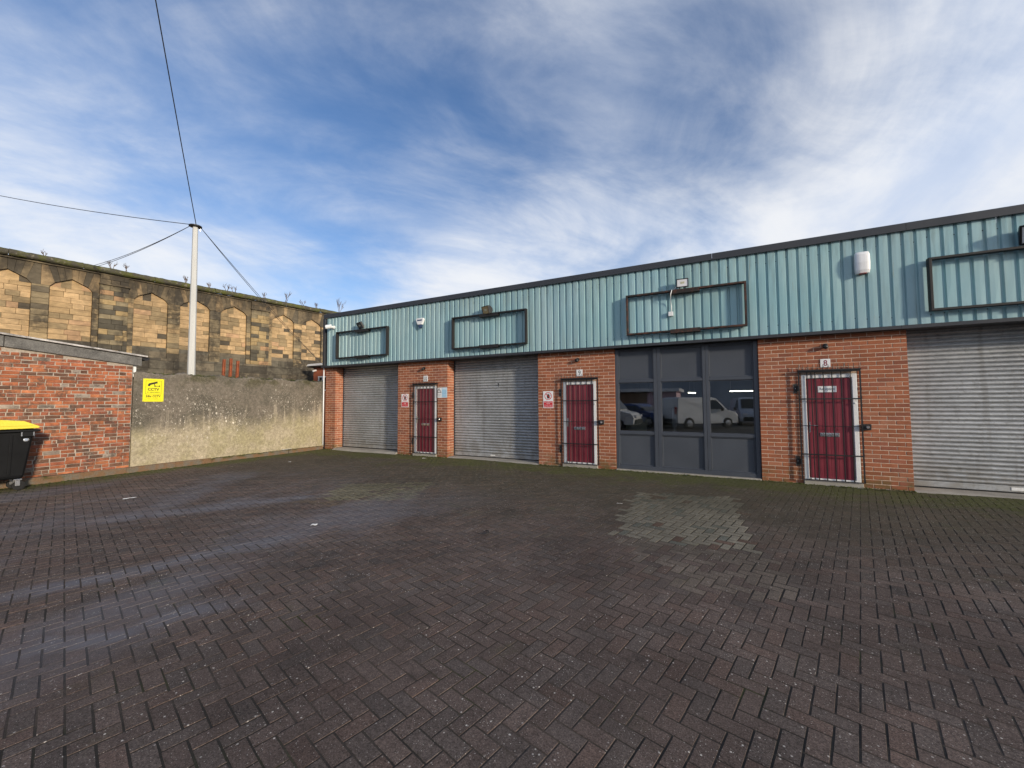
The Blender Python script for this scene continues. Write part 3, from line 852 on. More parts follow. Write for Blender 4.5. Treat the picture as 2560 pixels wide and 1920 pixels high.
# entrance doors
def door(x0, x1, num, handle):
    root = empty('door', ((x0 + x1) / 2, 0.05, DZ0), parent=B)
    fr = MB(); P = facade(0.002)
    fr.mbox(P, x0, x0 + 0.072, DZ0, DZ1, -0.07, 0.0); fr.mbox(P, x1 - 0.072, x1, DZ0, DZ1, -0.07, 0.0)
    fr.mbox(P, x0 + 0.072, x1 - 0.072, DZ1 - 0.072, DZ1, -0.07, 0.0); fr.mbox(P, x0 + 0.072, x1 - 0.072, DZ0, DZ0 + 0.028, -0.07, 0.005)
    fr.build('door_frame', 'white_paint', root, bevel=0.008)
    a, b = x0 + 0.078, x1 - 0.078
    nb = 6
    w = (b - a) / nb
    for k in range(nb):
        lf = MB()
        lf.brick(facade(0.030), a + k * w + 0.0012, a + (k + 1) * w - 0.0012, DZ0 + 0.034, DZ1 - 0.078, 0.0, 0.04, 0.004, (1, 1, 1))
        lf.build('door_board', 'door', root)
    bk = MB(); bk.mbox(facade(0.030), a, b, DZ0 + 0.03, DZ1 - 0.074, -0.045, -0.006); bk.build('door_core', 'door', root)
    c = (a + b) / 2 - 0.01
    lp = MB(); lp.mbox(facade(0.029), c - 0.145, c + 0.145, 0.895, 0.965, 0.0, 0.010)
    lp.mbox(facade(0.029), c - 0.125, c + 0.125, 0.910, 0.952, 0.010, 0.020)
    lp.build('letter_plate', 'chrome', root, bevel=0.004)
    hd = MB(); hd.mbox(facade(0.029), a + 0.012, a + 0.042, 0.97, 1.17, 0.0, 0.010)
    hd.tube([(a + 0.027, 0.022, 1.10), (a + 0.027, -0.022, 1.10)], 0.009, 8)
    hd.tube([(a + 0.027, -0.019, 1.10), (a + 0.15, -0.022, 1.098)], 0.009, 8)
    hd.build('handle', 'chrome', root, bevel=0.002)
    st = MB(); st.box(x0 - 0.02, x1 + 0.02, -0.05, 0.10, -0.012, DZ0 - 0.012); st.build('door_step', 'concrete', root, bevel=0.01)
    ky = MB(); ky.lathe([(0.016, 0), (0.016, 0.012), (0.010, 0.018)], (x1 - 0.045, 0.001, 1.52), (0, -1, 0), 12); ky.build('bell_push', 'white_paint', root)
    return root
for (a, b), n_ in zip(doors, ('10', '9', '8')): door(a, b, n_, True)

# glazed screen with three bays
S = empty('shopfront_window', (-0.63, 0.08, 0.0), parent=B)
sx0, sx1 = -2.07, 0.79
SP = facade(0.06)
mu = [(-1.215, -1.065), (-0.225, -0.105)]
fm = MB()
fm.mbox(SP, sx0 + 0.002, sx0 + 0.075, 0.03, 2.79, -0.10, 0.02); fm.mbox(SP, sx1 - 0.085, sx1 - 0.002, 0.03, 2.79, -0.10, 0.02)
fm.mbox(SP, sx0 + 0.075, sx1 - 0.085, 0.03, 0.115, -0.10, 0.017); fm.mbox(SP, sx0 + 0.075, sx1 - 0.085, 2.755, 2.79, -0.10, 0.017)
fm.build('window_frame', 'grey_frame', S, bevel=0.006)
for a, b in mu:
    mb = MB(); mid_ = (a + b) / 2
    mb.mbox(SP, a, mid_ - 0.003, 0.115, 2.755, -0.10, 0.014); mb.mbox(SP, mid_ + 0.003, b, 0.115, 2.755, -0.10, 0.014)
    mb.mbox(SP, mid_ - 0.003, mid_ + 0.003, 0.115, 2.755, -0.10, 0.006)
    mb.build('mullion', 'grey_frame', S, bevel=0.005)
bays = [(sx0 + 0.075, mu[0][0]), (mu[0][1], mu[1][0]), (mu[1][1], sx1 - 0.085)]
for a, b in bays:
    for zc_ in (2.04, 0.855):
        t_ = MB(); t_.mbox(SP, a, b, zc_ - 0.032, zc_ + 0.032, -0.09, 0.010); t_.build('transom', 'grey_frame', S, bevel=0.006)
    for z0, z1 in ((2.072, 2.755), (0.115, 0.823)):
        bd = MB(); frame_rect(bd, SP, a, b, z0, z1, 0.022, -0.05, -0.008); bd.build('glazing_bead', 'grey_frame', S, bevel=0.005)
        p = MB(); p.mbox(SP, a + 0.02, b - 0.02, z0 + 0.02, z1 - 0.02, -0.06, -0.030); p.build('infill_panel', 'grey_panel', S)
    bd = MB(); frame_rect(bd, SP, a, b, 0.887, 2.008, 0.016, -0.05, -0.008); bd.build('glazing_bead', 'grey_frame', S, bevel=0.004)
    p = MB()
    p.add([SP(a + 0.014, 0.90, -0.035), SP(b - 0.014, 0.90, -0.035), SP(b - 0.014, 1.995, -0.035), SP(a + 0.014, 1.995, -0.035)], [(0, 1, 2, 3)])
    p.build('pane', 'glass', S)
sl_ = MB(); sl_.box(sx0 + 0.01, sx1 - 0.01, -0.03, 0.15, -0.012, 0.029); sl_.build('sill', 'concrete', S, bevel=0.006)

# ------------------------------------------------------------------ fittings on the front
GF = facade(-0.145)
def sign_frame(x0, x1, label, rust):
    root = empty('sign_frame', ((x0 + x1) / 2, -0.2, 3.06), label, 'sign frame', 'empty steel sign frames on the cladding')
    mt = M['rust_frame'] if rust else M['black_frame']
    z0, z1, w = 3.055, 3.955, 0.037
    for nm, bx_ in (('top_rail', (x0, x1, z1 - w, z1)), ('bottom_rail', (x0, x1, z0, z0 + w)), ('side_rail', (x0, x0 + w, z0 + w, z1 - w)), ('side_rail', (x1 - w, x1, z0 + w, z1 - w))):
        b = MB(); b.mbox(GF, bx_[0], bx_[1], bx_[2], bx_[3], 0.02, 0.125); b.build(nm, mt, root, bevel=0.003)
    c = (x0 + x1) / 2 + (0.30 if x0 > 3 else 0.05)
    for v0, v1 in ((z1 - 0.085, z1 - w - 0.001), (z0 - 0.03, z0 + w + 0.012)):
        b = MB(); b.mbox(GF, c - 0.30, c + 0.28, v0, v1, 0.0, 0.128 if v0 > 3.5 else 0.132); b.build('bracket', mt, root)
M['black_frame'] = pm('black_frame_steel', (0.016, 0.014, 0.013), 0.6, var=0.4, scale=8, fine=0.3, fscale=90, bump=0.2)
def m_rf():
    t = NT('rusty_frame_steel')
    c = t.mix(t.rng(t.noise(9, 5, 0.65), 0.45, 0.62), (0.022, 0.016, 0.014), (0.085, 0.032, 0.02))
    t.bump(t.noise(90, 4), 0.3, 0.004)
    return t.done(c, 0.75)
M['rust_frame'] = m_rf()
sign_frame(-11.26, -8.96, 'black steel frame over the leftmost roller shutter', False)
sign_frame(-6.52, -4.21, 'black steel frame over the middle roller shutter', False)
sign_frame(-1.73, 0.61, 'rusty steel frame above the dark grey glazed screen', True)
sign_frame(3.25, 5.60, 'black steel frame cut by the right edge, over the nearest shutter', False)

def flood(cen, w, h_, dep, pitch, yaw, lens, label, deep=False):
    root = empty('floodlight', (cen[0], cen[1], cen[2] - h_ / 2 - 0.06), label, 'floodlight', 'floodlights on the sign frames')
    rot = Matrix.Rotation(yaw, 3, 'Z') @ Matrix.Rotation(pitch, 3, 'X')
    cv = Vector(cen)
    P = lambda u, v, d: tuple(cv + rot @ Vector((u, -d, v)))
    b = MB()
    if deep:
        b.prism([(-h_ / 2, 0.0), (-h_ / 2, 0.02), (h_ / 2, 0.02), (h_ / 2, 0.0), (h_ * 0.38, -dep * 0.6), (h_ * 0.1, -dep), (-h_ * 0.2, -dep), (-h_ * 0.42, -dep * 0.6)],
                lambda u, v, d: P(d, u, v), -w / 2, w / 2)
    else: b.mbox(P, -w / 2, w / 2, -h_ / 2, h_ / 2, -dep, 0.0)
    b.build('housing', 'dark_plastic', root, bevel=0.006)
    d0 = 0.021 if deep else 0.001
    bz = MB(); frame_rect(bz, P, -w / 2, w / 2, -h_ / 2, h_ / 2, w * 0.07, d0, d0 + 0.012); bz.build('bezel', 'black_metal', root, bevel=0.003)
    l = MB(); l.mbox(P, -w / 2 + w * 0.07, w / 2 - w * 0.07, -h_ / 2 + w * 0.07, h_ / 2 - w * 0.07, d0, d0 + 0.005); l.build('lens', lens, root)
    e = MB(); e.mbox(P, -w * 0.17, w * 0.17, -h_ * 0.10, h_ * 0.14, d0 + 0.0052, d0 + 0.007); e.build('emitter', 'cream', root)
    k = MB()
    k.tube([P(-w * 0.3, -h_ * 0.2, -dep * 0.6), (cen[0] - w * 0.2, cen[1] + 0.02, cen[2] - h_ / 2 - 0.055), (cen[0] + w * 0.2, cen[1] + 0.02, cen[2] - h_ / 2 - 0.055), P(w * 0.3, -h_ * 0.2, -dep * 0.6)], 0.012, 6)
    k.build('stirrup', 'black_metal', root)
flood((-10.13, -0.27, 4.07), 0.34, 0.22, 0.05, 0.55, -0.35, 'grey_panel', 'slim dark LED floodlight tilted down on the leftmost sign frame')
flood((-5.38, -0.28, 4.04), 0.26, 0.22, 0.12, 0.30, -0.30, 'amber_lamp', 'black halogen floodlight with amber reflector over the middle shutter', True)
flood((-0.55, -0.26, 4.08), 0.235, 0.18, 0.035, 0.10, 0.05, 'glass_lamp', 'white faced LED floodlight standing on the rusty sign frame')
flood((4.47, -0.30, 4.13), 0.36, 0.30, 0.14, 0.45, -0.35, 'glass_lamp', 'large black floodlight cut off by the right edge of the photo', True)
cb = MB()
cb.tube([(-0.63, -0.25, 4.06), (-0.70, -0.23, 3.99), (-0.76, -0.20, 3.955)], 0.008, 6)
cb.tube([(-0.76, -0.285, 3.95), (-0.785, -0.29, 3.86), (-0.80, -0.20, 3.74), (-0.785, -0.17, 3.62), (-0.79, -0.165, 3.50)], 0.008, 6)
jb = empty('junction_box', (-0.80, -0.16, 3.41), 'small white junction box with a cable inside the rusty sign frame', 'junction box')
cb.build('cable', 'white_paint', jb, smooth=True)
j = MB(); j.mbox(GF, -0.85, -0.755, 3.41, 3.505, 0.0, 0.055); j.build('box_cover', 'white_paint', jb, bevel=0.006)

# alarm sounders and camera
al = empty('alarm_box', (2.41, -0.16, 3.83), 'white rounded rectangular alarm box above and right of door 8', 'alarm box', 'alarm boxes on the cladding')
a = MB()
pr = []
for k in range(9):
    t_ = -1 + 2 * k / 8
    pr.append((t_, 1 - 0.10 * t_ * t_))
ring = []
for zt, sc_, dp_ in ((0.0, 0.88, 0.085), (0.06, 0.97, 0.105), (0.2, 1.0, 0.115), (0.34, 0.97, 0.105), (0.39, 0.88, 0.08)):
    ring.append([(2.41 + 0.105 * sc_ * t_, GF(0, 0, dp_ * (1 - 0.22 * abs(t_) ** 3))[1], 3.835 + zt) for t_ in [q / 4 for q in range(-4, 5)]])
vs = [p for r_ in ring for p in r_]
fs = [(i * 9 + k, i * 9 + k + 1, (i + 1) * 9 + k + 1, (i + 1) * 9 + k) for i in range(4) for k in range(8)]
o_ = len(vs)
vs += [(x_, GF(0, 0, 0.0)[1], z_) for r_ in ring for (x_, y_, z_) in (r_[0], r_[-1])]
for i in range(4):
    fs += [(o_ + 2 * i, i * 9, (i + 1) * 9, o_ + 2 * i + 2), (i * 9 + 8, o_ + 2 * i + 1, o_ + 2 * i + 3, (i + 1) * 9 + 8)]
fs += [tuple(range(36, 45)) + (o_ + 9, o_ + 8), tuple(range(8, -1, -1)) + (o_, o_ + 1)]
a.add(vs, fs); a.build('alarm_cover', 'white_paint', al, smooth=False, bevel=0.01)
l = MB(); l.lathe([(0.055, 0.0), (0.05, 0.006)], (2.41, GF(0, 0, 0.055)[1], 3.834), (0, 0, -1), 16); l.build('strobe_lens', 'lamp_red', al)
tri = empty('alarm_box', (-7.71, -0.16, 3.77), 'white shield shaped alarm box with dark blue tip above door 10', 'alarm box', 'alarm boxes on the cladding')
t_ = MB(); t_.prism([(-7.86, 4.03), (-7.83, 4.075), (-7.59, 4.075), (-7.56, 4.03), (-7.63, 3.88), (-7.79, 3.88)][::-1], GF, 0.0, 0.075); t_.build('alarm_cover', 'white_paint', tri, bevel=0.012)
t_ = MB(); t_.prism([(-7.787, 3.879), (-7.633, 3.879), (-7.67, 3.80), (-7.71, 3.77), (-7.75, 3.80)], GF, 0.0, 0.065); t_.build('strobe_lens', 'navy_print', tri, bevel=0.008)
t_ = MB(); t_.mbox(GF, -7.80, -7.62, 3.99, 4.03, 0.0755, 0.0765); t_.build('badge', 'navy_print', tri)
cm = empty('security_camera', (-11.55, -0.16, 4.10), 'small white security camera on the left end of the cladding', 'camera')
c = MB(); c.lathe([(0.06, 0.0), (0.06, 0.03)], (-11.50, -0.142, 4.16), (0, -1, 0), 16); c.tube([(-11.50, -0.17, 4.16), (-11.52, -0.25, 4.17)], 0.03, 10); c.build('bracket', 'white_paint', cm, smooth=False)
c = MB(); c.lathe([(0.055, -0.09), (0.07, -0.08), (0.07, 0.09), (0.06, 0.11)], (-11.56, -0.30, 4.165), (-0.75, -0.6, -0.18), 18); c.build('camera_body', 'white_paint', cm, smooth=False)
c = MB(); c.lathe([(0.055, 0.111), (0.045, 0.118), (0.02, 0.12)], (-11.56, -0.30, 4.165), (-0.75, -0.6, -0.18), 18); c.build('lens', 'dark_glass', cm)
for xx, n_ in ((-7.70, '10'), (-2.95, '9'), (1.87, '8')):
    r_ = empty('dome_camera', (xx, -0.02, 2.55), 'small black dome camera on the bricks above the %s' % dict(zip(('10', '9', '8'), ('leftmost maroon door', 'middle maroon door', 'nearest door, the reception')))[n_], 'camera', 'small black dome cameras over the doors')
    c = MB(); c.lathe([(0.042, 0.0), (0.042, 0.018), (0.03, 0.022)], (xx, -0.001, 2.60), (0, -1, 0), 16); c.build('base', 'black_metal', r_)
    c = MB(); c.lathe([(0.012, -0.045), (0.032, -0.036), (0.044, -0.012), (0.044, 0.012), (0.03, 0.036), (0.012, 0.045)], (xx - 0.01, -0.058, 2.575), (0.1, -0.6, -0.6), 16); c.build('dome', 'dark_plastic', r_, smooth=True)

# number plates and notices
def number_plate(x0, x1, z0, z1, n_, mat, label):
    P = facade(0.0)
    b = MB(); b.mbox(P, x0, x1, z0, z1, 0.002, 0.010)
    o = b.build('number_sign', 'white_paint', label=label, cat='sign', group='door number plates')
    t_ = MB(); w = (x1 - x0); cxx = (x0 + x1) / 2; hw = w * (0.30 if len(n_) > 1 else 0.19)
    text(t_, P, n_, cxx - hw, cxx + hw, z0 + (z1 - z0) * 0.16, z1 - (z1 - z0) * 0.14, 0.0115, 0.01 if mat == 'maroon_print' else 0.0)
    t_.build('numeral', mat, o)
number_plate(-7.725, -7.565, 2.205, 2.375, '10', 'black_print', 'white plate with black number 10 above the leftmost door')
number_plate(-2.985, -2.835, 2.195, 2.355, '9', 'black_print', 'white plate with black number 9 above the middle door')
number_plate(1.785, 1.935, 2.195, 2.35, '8', 'maroon_print', 'white plate with maroon number 8 above the reception door')

def hand_sign(x0, x1, z0, z1, label):
    P = facade(0.0)
    b = MB(); b.mbox(P, x0, x1, z0, z1, 0.002, 0.008)
    o = b.build('prohibition_sign', 'white_paint', label=label, cat='sign', group='no unauthorised access signs beside the doors')
    w, h_ = x1 - x0, z1 - z0
    cu_, cv_ = (x0 + x1) / 2, z1 - h_ * 0.29
    r_ = w * 0.36
    hd = MB()
    hd.prism([(cu_ + u * r_, cv_ + v * r_) for u, v in ((-0.25, -0.62), (0.28, -0.62), (0.42, -0.1), (0.62, 0.12), (0.55, 0.22), (0.34, 0.06), (0.36, 0.5), (0.26, 0.52), (0.2, 0.12), (0.14, 0.64), (0.03, 0.64), (0.02, 0.12), (-0.08, 0.6), (-0.18, 0.58), (-0.14, 0.1), (-0.28, 0.42), (-0.37, 0.38), (-0.34, -0.1))], P, 0.0085, 0.0092)
    hd.build('hand_symbol', 'black_print', o)
    rd = MB(); disc(rd, P, cu_, cv_, r_, 0.0096, 28, r_ * 0.84)
    q = 0.7071 * r_ * 0.92
    e = 0.06 * r_
    rd.add([P(cu_ - q - e, cv_ + q - e, 0.0098), P(cu_ - q + e, cv_ + q + e, 0.0098), P(cu_ + q + e, cv_ - q + e, 0.0098), P(cu_ + q - e, cv_ - q - e, 0.0098)], [(0, 3, 2, 1)])
    rd.build('prohibition_ring', 'red_print', o)
    pn = MB(); pn.mbox(P, x0 + w * 0.05, x1 - w * 0.05, z0 + h_ * 0.04, z0 + h_ * 0.40, 0.0082, 0.009); pn.build('red_panel', 'red_print', o)
    tx = MB()
    for k, ln in enumerate(('No unauthorised', 'access', 'All visitors please', 'report to reception')):
        wd = (0.40, 0.16, 0.40, 0.42)[k] * w
        v1 = z0 + h_ * (0.375 - 0.088 * k)
        text(tx, P, ln, cu_ - wd, cu_ + wd, v1 - h_ * 0.052, v1, 0.0095, 0.01)
    tx.build('lettering', 'white_paint', o)
hand_sign(-8.585, -8.305, 1.44, 1.845, 'red and white prohibited hand sign between the leftmost shutter and leftmost door')
hand_sign(-3.87, -3.60, 1.42, 1.845, 'red and white prohibited hand sign between the middle shutter and middle door')
P = facade(0.0)
b = MB(); b.mbox(P, -7.245, -7.052, 1.71, 2.01, 0.002, 0.007)
o = b.build('warning_sign', 'white_paint', label='white notice with a black warning triangle right of door 10', cat='sign')
t_ = MB()
for q0, q1 in (((-7.225, 1.865), (-7.07, 1.865)), ((-7.07, 1.865), (-7.148, 1.985)), ((-7.148, 1.985), (-7.225, 1.865))):
    dx, dz = q1[0] - q0[0], q1[1] - q0[1]; L = math.hypot(dx, dz); nx, nz = -dz / L * 0.007, dx / L * 0.007
    t_.add([P(q0[0] - nx, q0[1] - nz, 0.0078), P(q1[0] - nx, q1[1] - nz, 0.0078), P(q1[0] + nx, q1[1] + nz, 0.0078), P(q0[0] + nx, q0[1] + nz, 0.0078)], [(0, 1, 2, 3)])
text(t_, P, '!', -7.157, -7.139, 1.882, 1.95, 0.0079, 0.01)
t_.build('warning_triangle', 'black_print', o)
t_ = MB(); text(t_, P, 'Warning', -7.205, -7.09, 1.795, 1.815, 0.0079); text(t_, P, 'CCTV', -7.185, -7.11, 1.76, 1.78, 0.0079); t_.build('lettering', 'black_print', o)
b = MB(); b.mbox(P, -7.05, -6.862, 1.715, 2.012, 0.002, 0.007)
o = b.build('notice', 'pale_print', label='pale blue notice at the brick corner right of door 10', cat='sign')
t_ = MB(); t_.mbox(P, -7.04, -6.885, 1.74, 1.79, 0.0072, 0.0078); t_.mbox(P, -7.04, -6.885, 1.80, 1.95, 0.0072, 0.0076); t_.build('printed_panel', 'blue_print', o)
P8 = facade(0.029)
b = MB(); b.mbox(P8, 1.735, 2.015, 1.725, 1.84, 0.002, 0.007)
o = b.build('reception_sign', 'white_paint', label='white plate reading Reception on the maroon door 8', cat='sign')
t_ = MB(); text(t_, P8, 'Reception', 1.762, 1.99, 1.748, 1.815, 0.0078, 0.008); t_.build('lettering', 'navy_print', o)

# hinged security grilles
def grille(x0, x1, n_, label):
    root = empty('security_grille', ((x0 + x1) / 2, -0.06, 0.09), label, 'security grille', 'hinged bar grilles in front of the doors')
    P = facade(-0.05)
    z0, z1 = 0.085, 2.125
    r_ = 0.0085
    fr = [('stile', x0), ('stile', x1)]
    for nm, xx in fr:
        b = MB(); b.mbox(P, xx - 0.010, xx + 0.010, z0, z1, 0.0, 0.02); b.build(nm, 'black_metal', root)
    for fx in (0.145, 0.215, 0.285, 0.42, 0.56, 0.70, 0.845):
        xx = x0 + fx * (x1 - x0)
        lean = R.uniform(-0.006, 0.006)
        b = MB(); b.tube([(xx + lean, -0.062, z1), (xx, -0.062, z0)], r_, 6); b.build('bar', 'black_metal', root)
    for z_, t_ in ((z1 - 0.012, 0.012), (1.60, 0.012), (0.565, 0.012), (z0 + 0.008, 0.008)):
        b = MB(); b.mbox(P, x0, x1, z_ - t_, z_ + t_, 0.022, 0.030); b.build('cross_rail', 'black_metal', root)
    b = MB(); b.tube([(x0, -0.085, 1.10), ((x0 + x1) / 2, -0.088, 1.095), (x1, -0.085, 1.098)], 0.006, 6); b.build('locking_rod', 'black_metal', root)
    tp = MB(); tp.mbox(P, x0 - 0.012, x1 + 0.012, z1 + 0.001, z1 + 0.026, -0.03, 0.05); tp.build('top_rail', 'black_metal', root)
    for k in range(13):
        xx = x0 + 0.005 + (x1 - x0 - 0.01) * k / 12 + R.uniform(-.004, .004)
        b = MB(); b.tube([(xx, -0.06, z1 + 0.02), (xx + R.uniform(-.006, .006), -0.062, z1 + 0.125)], [0.006, 0.004], 5); b.build('spike', 'black_metal', root)
    for z_ in (1.80, 0.42):
        b = MB(); b.mbox(facade(0.0), x0 - 0.075, x0 - 0.012, z_ - 0.09, z_ + 0.09, 0.0, 0.014); b.tube([(x0 - 0.02, -0.03, z_ - 0.05), (x0 - 0.02, -0.03, z_ + 0.05)], 0.018, 8); b.build('hinge_plate', 'black_metal', root)
        b = MB(); b.lathe([(0.014, 0), (0.008, 0.01)], (x0 - 0.05, -0.014, z_), (0, -1, 0), 8); b.build('hinge_bolt', 'chrome', root)
    b = MB(); b.mbox(facade(0.0), x1 + 0.012, x1 + 0.13, 1.035, 1.14, 0.0, 0.05); b.build('lock_box', 'black_metal', root, bevel=0.006)
    b = MB(); b.lathe([(0.026, 0), (0.026, 0.02), (0.02, 0.028)], (x1 + 0.075, -0.05, 1.088), (0, -1, 0), 12); b.build('padlock', 'chrome', root)
grille(-8.075, -7.18, '10', 'black bar grille over the leftmost maroon door, beside the pale blue notice')
grille(-3.365, -2.46, '9', 'black bar grille over the middle maroon door, next to the glazed screen')
grille(1.43, 2.34, '8', 'black bar grille over the nearest maroon door with the reception plate')

# ------------------------------------------------------------------ rendered yard wall
WX = -12.15
def rendered():
    mb = MB()
    ny, nz = 110, 48
    y0, y1 = -5.09, 0.0
    rr = random.Random(3)
    top = [2.31 + 0.03 * math.sin(k * 0.35) + rr.uniform(-0.014, 0.014) for k in range(ny + 1)]
    vs = []
    for k in range(ny + 1):
        for q in range(nz + 1):
            z = 0.06 + (top[k] - 0.06) * q / nz
            bul = 0.010 * math.sin(k * 0.13 + 1.3 * math.sin(q * .2)) + rr.uniform(-0.004, 0.004)
            vs.append((WX + bul, y0 + (y1 - y0) * k / ny, z))
    fs = [(k * (nz + 1) + q, (k + 1) * (nz + 1) + q, (k + 1) * (nz + 1) + q + 1, k * (nz + 1) + q + 1) for k in range(ny) for q in range(nz)]
    n0 = len(vs)
    for k in range(ny + 1): vs.append((WX - 0.12, y0 + (y1 - y0) * k / ny, top[k] + 0.035 + rr.uniform(-.02, .02)))
    for k in range(ny + 1): vs.append((WX - 0.25, y0 + (y1 - y0) * k / ny, top[k] - 0.01))
    for k in range(ny + 1): vs.append((WX - 0.25, y0 + (y1 - y0) * k / ny, 0.0))
    for k in range(ny):
        a, b2 = k * (nz + 1) + nz, (k + 1) * (nz + 1) + nz
        fs.append((a, b2, n0 + k + 1, n0 + k))
        fs.append((n0 + k, n0 + k + 1, n0 + ny + 2 + k, n0 + ny + 1 + k))
        fs.append((n0 + ny + 1 + k, n0 + ny + 2 + k, n0 + 2 * ny + 3 + k, n0 + 2 * ny + 2 + k))
    mb.add(vs, fs)
    return mb.build('rendered_wall', 'render', smooth=True, label='stained pebbledash yard wall between the old brick gable and the units', cat='wall')
rendered()

# cctv warning sign
PC = sidewall(WX + 0.014)
b = MB(); b.mbox(PC, -4.92, -4.52, 1.635, 2.19, 0.0, 0.006)
cs = b.build('cctv_sign', 'yellow_sign', label='yellow CCTV in operation sign on the pebbledash wall', cat='sign')
t_ = MB(); frame_rect(t_, PC, -4.872, -4.568, 1.815, 2.14, 0.006, 0.0062, 0.0068); t_.build('border', 'olive_print', cs)
t_ = MB()
t_.add([PC(u, v, 0.007) for u, v in ((-4.83, 2.035), (-4.815, 2.075), (-4.655, 2.125), (-4.64, 2.085), (-4.79, 2.035))], [(0, 4, 3, 2, 1)])
t_.add([PC(u, v, 0.0071) for u, v in ((-4.835, 2.02), (-4.825, 2.055), (-4.79, 2.05), (-4.785, 2.015), (-4.81, 2.005))], [(0, 4, 3, 2, 1)])
t_.add([PC(u, v, 0.007) for u, v in ((-4.715, 2.062), (-4.70, 2.066), (-4.69, 2.02), (-4.605, 2.018), (-4.605, 2.006), (-4.70, 2.004))], [(0, 5, 4, 3, 2, 1)])
disc(t_, PC, -4.695, 2.012, 0.016, 0.0072, 14)
t_.add([PC(u, v, 0.007) for u, v in ((-4.62, 2.022), (-4.598, 2.034), (-4.598, 1.99), (-4.62, 2.002))], [(0, 3, 2, 1)])
t_.build('camera_symbol', 'black_print', cs)
t_ = MB()
text(t_, PC, 'CCTV', -4.83, -4.612, 1.90, 1.965, 0.0072, 0.035); text(t_, PC, 'in operation', -4.842, -4.60, 1.845, 1.877, 0.0072, 0.02)
text(t_, PC, '24hr CCTV', -4.865, -4.58, 1.742, 1.793, 0.0072, 0.03)
text(t_, PC, 'Images are being monitored', -4.865, -4.58, 1.715, 1.728, 0.0072); text(t_, PC, 'for your safety', -4.81, -4.63, 1.695, 1.708, 0.0072)
text(t_, PC, 'This scheme is controlled by', -4.89, -4.56, 1.668, 1.682, 0.0072)
t_.build('lettering', 'black_print', cs, kind='stuff')
t_ = MB()
for u, v in ((-4.905, 2.178), (-4.535, 2.178), (-4.905, 1.648), (-4.535, 1.648)): t_.lathe([(0.009, 0), (0.006, 0.006)], PC(u, v, 0.006), (1, 0, 0), 8)
t_.build('fixings', 'chrome', cs, kind='stuff')

# ------------------------------------------------------------------ old brick outbuilding
OB = empty('brick_outbuilding', (-14, -8, 0), 'old red brick outbuilding with sloping concrete verge at the left', 'building')
OY0, OY1 = -11.5, -5.11
def verge_z(y): return 2.49 + (-5.07 - y) * 0.105
bw = MB()
bw.prism([(OY0, -0.02), (OY1, -0.02), (OY1, verge_z(OY1) + 0.02), (OY0, verge_z(OY0) + 0.02)], sidewall(WX), -0.35, -0.008)
owall = bw.build('brick_wall', 'lime_mortar', OB)
bw = MB()
bw.box(-17.0, WX - 0.36, OY1 - 0.3, OY1, -0.02, verge_z(OY1)); bw.box(-17.0, WX - 0.36, OY0, OY0 + 0.3, -0.02, verge_z(OY0)); bw.build('rear_wall', 'brown_wall', OB)
pieces = []
PO = sidewall(WX)
z = 0.10
row = 0
while z < 3.25:
    h_ = R.uniform(0.066, 0.074)
    u = OY1 - 0.002
    hdr = row % 4 == 1
    if row % 2: u1 = u - 0.11
    else: u1 = u - 0.225
    while u > OY0:
        L = R.uniform(0.20, 0.235) if not (hdr and R.random() < 0.8) else R.uniform(0.10, 0.118)
        if R.random() < 0.08: L *= 0.55
        if u == OY1 - 0.002: L = 0.11 if row % 2 else 0.225
        u2 = u - L
        if z + h_ < verge_z((u + u2) / 2) - 0.005:
            k = R.random()
            if k < 0.36: col = (0.36, 0.122, 0.058)
            elif k < 0.62: col = (0.29, 0.098, 0.055)
            elif k < 0.72: col = (0.43, 0.16, 0.075)
            elif k < 0.95: col = (0.17, 0.088, 0.058)
            else: col = (0.27, 0.22, 0.18)
            v_ = R.uniform(0.8, 1.2); col = tuple(q * v_ for q in col)
            d_ = R.uniform(-0.005, 0.006)
            def fn(mb, u=u, u2=u2, z=z, h_=h_, col=col, d_=d_):
                mb.brick(PO, u2 + 0.004, u - 0.004, z + 0.002, z + h_ - 0.002, d_, 0.06, 0.007, col, 0.0045)
            cpt = Vector((WX, (u + u2) / 2, z))
            pieces.append(((cpt - CAM).length + (0 if in_view(cpt, 1.0) else 50), owall, fn))
        u = u2 - 0.004
    z += h_ + R.uniform(0.003, 0.006)
    row += 1
lay_pieces(pieces, 'brick', 'old_brick', 300, 'bricks', None, OB)
# verge boards, roof sheet and gutter
y = OY1 + 0.20
segs = [(OY1 + 0.14, -7.02), (-7.03, -9.3), (-9.31, OY0)]
for a, b2 in segs:
    v = MB()
    v.prism([(a, verge_z(a) - 0.0), (a, verge_z(a) + 0.205), (b2, verge_z(b2) + 0.205), (b2, verge_z(b2))][::-1], sidewall(WX), 0.012, 0.055)
    v.build('verge_board', 'verge', OB, bevel=0.006)
v = MB()
v.prism([(OY1 + 0.24, verge_z(OY1 + 0.24) + 0.225), (OY1 + 0.24, verge_z(OY1 + 0.24) + 0.262), (OY0, verge_z(OY0) + 0.262), (OY0, verge_z(OY0) + 0.225)][::-1], sidewall(WX), -4.6, 0.085)
v.build('roof', 'roof_sheet', OB, bevel=0.008)
gt = MB()
gp = [(math.cos(math.pi * k / 8) * 0.075, -math.sin(math.pi * k / 8) * 0.075) for k in range(9)]
gt.prism([(OY1 + 0.235 + a, verge_z(OY1) + 0.20 + b2) for a, b2 in gp], sidewall(WX), -4.5, -0.02)
gt.build('gutter', 'black_metal', OB, smooth=False)
gt = MB(); gt.box(WX - 0.13, WX - 0.06, OY1 + 0.03, OY1 + 0.08, 2.22, verge_z(OY1) + 0.12); gt.build('gutter_bracket', 'white_paint', OB)

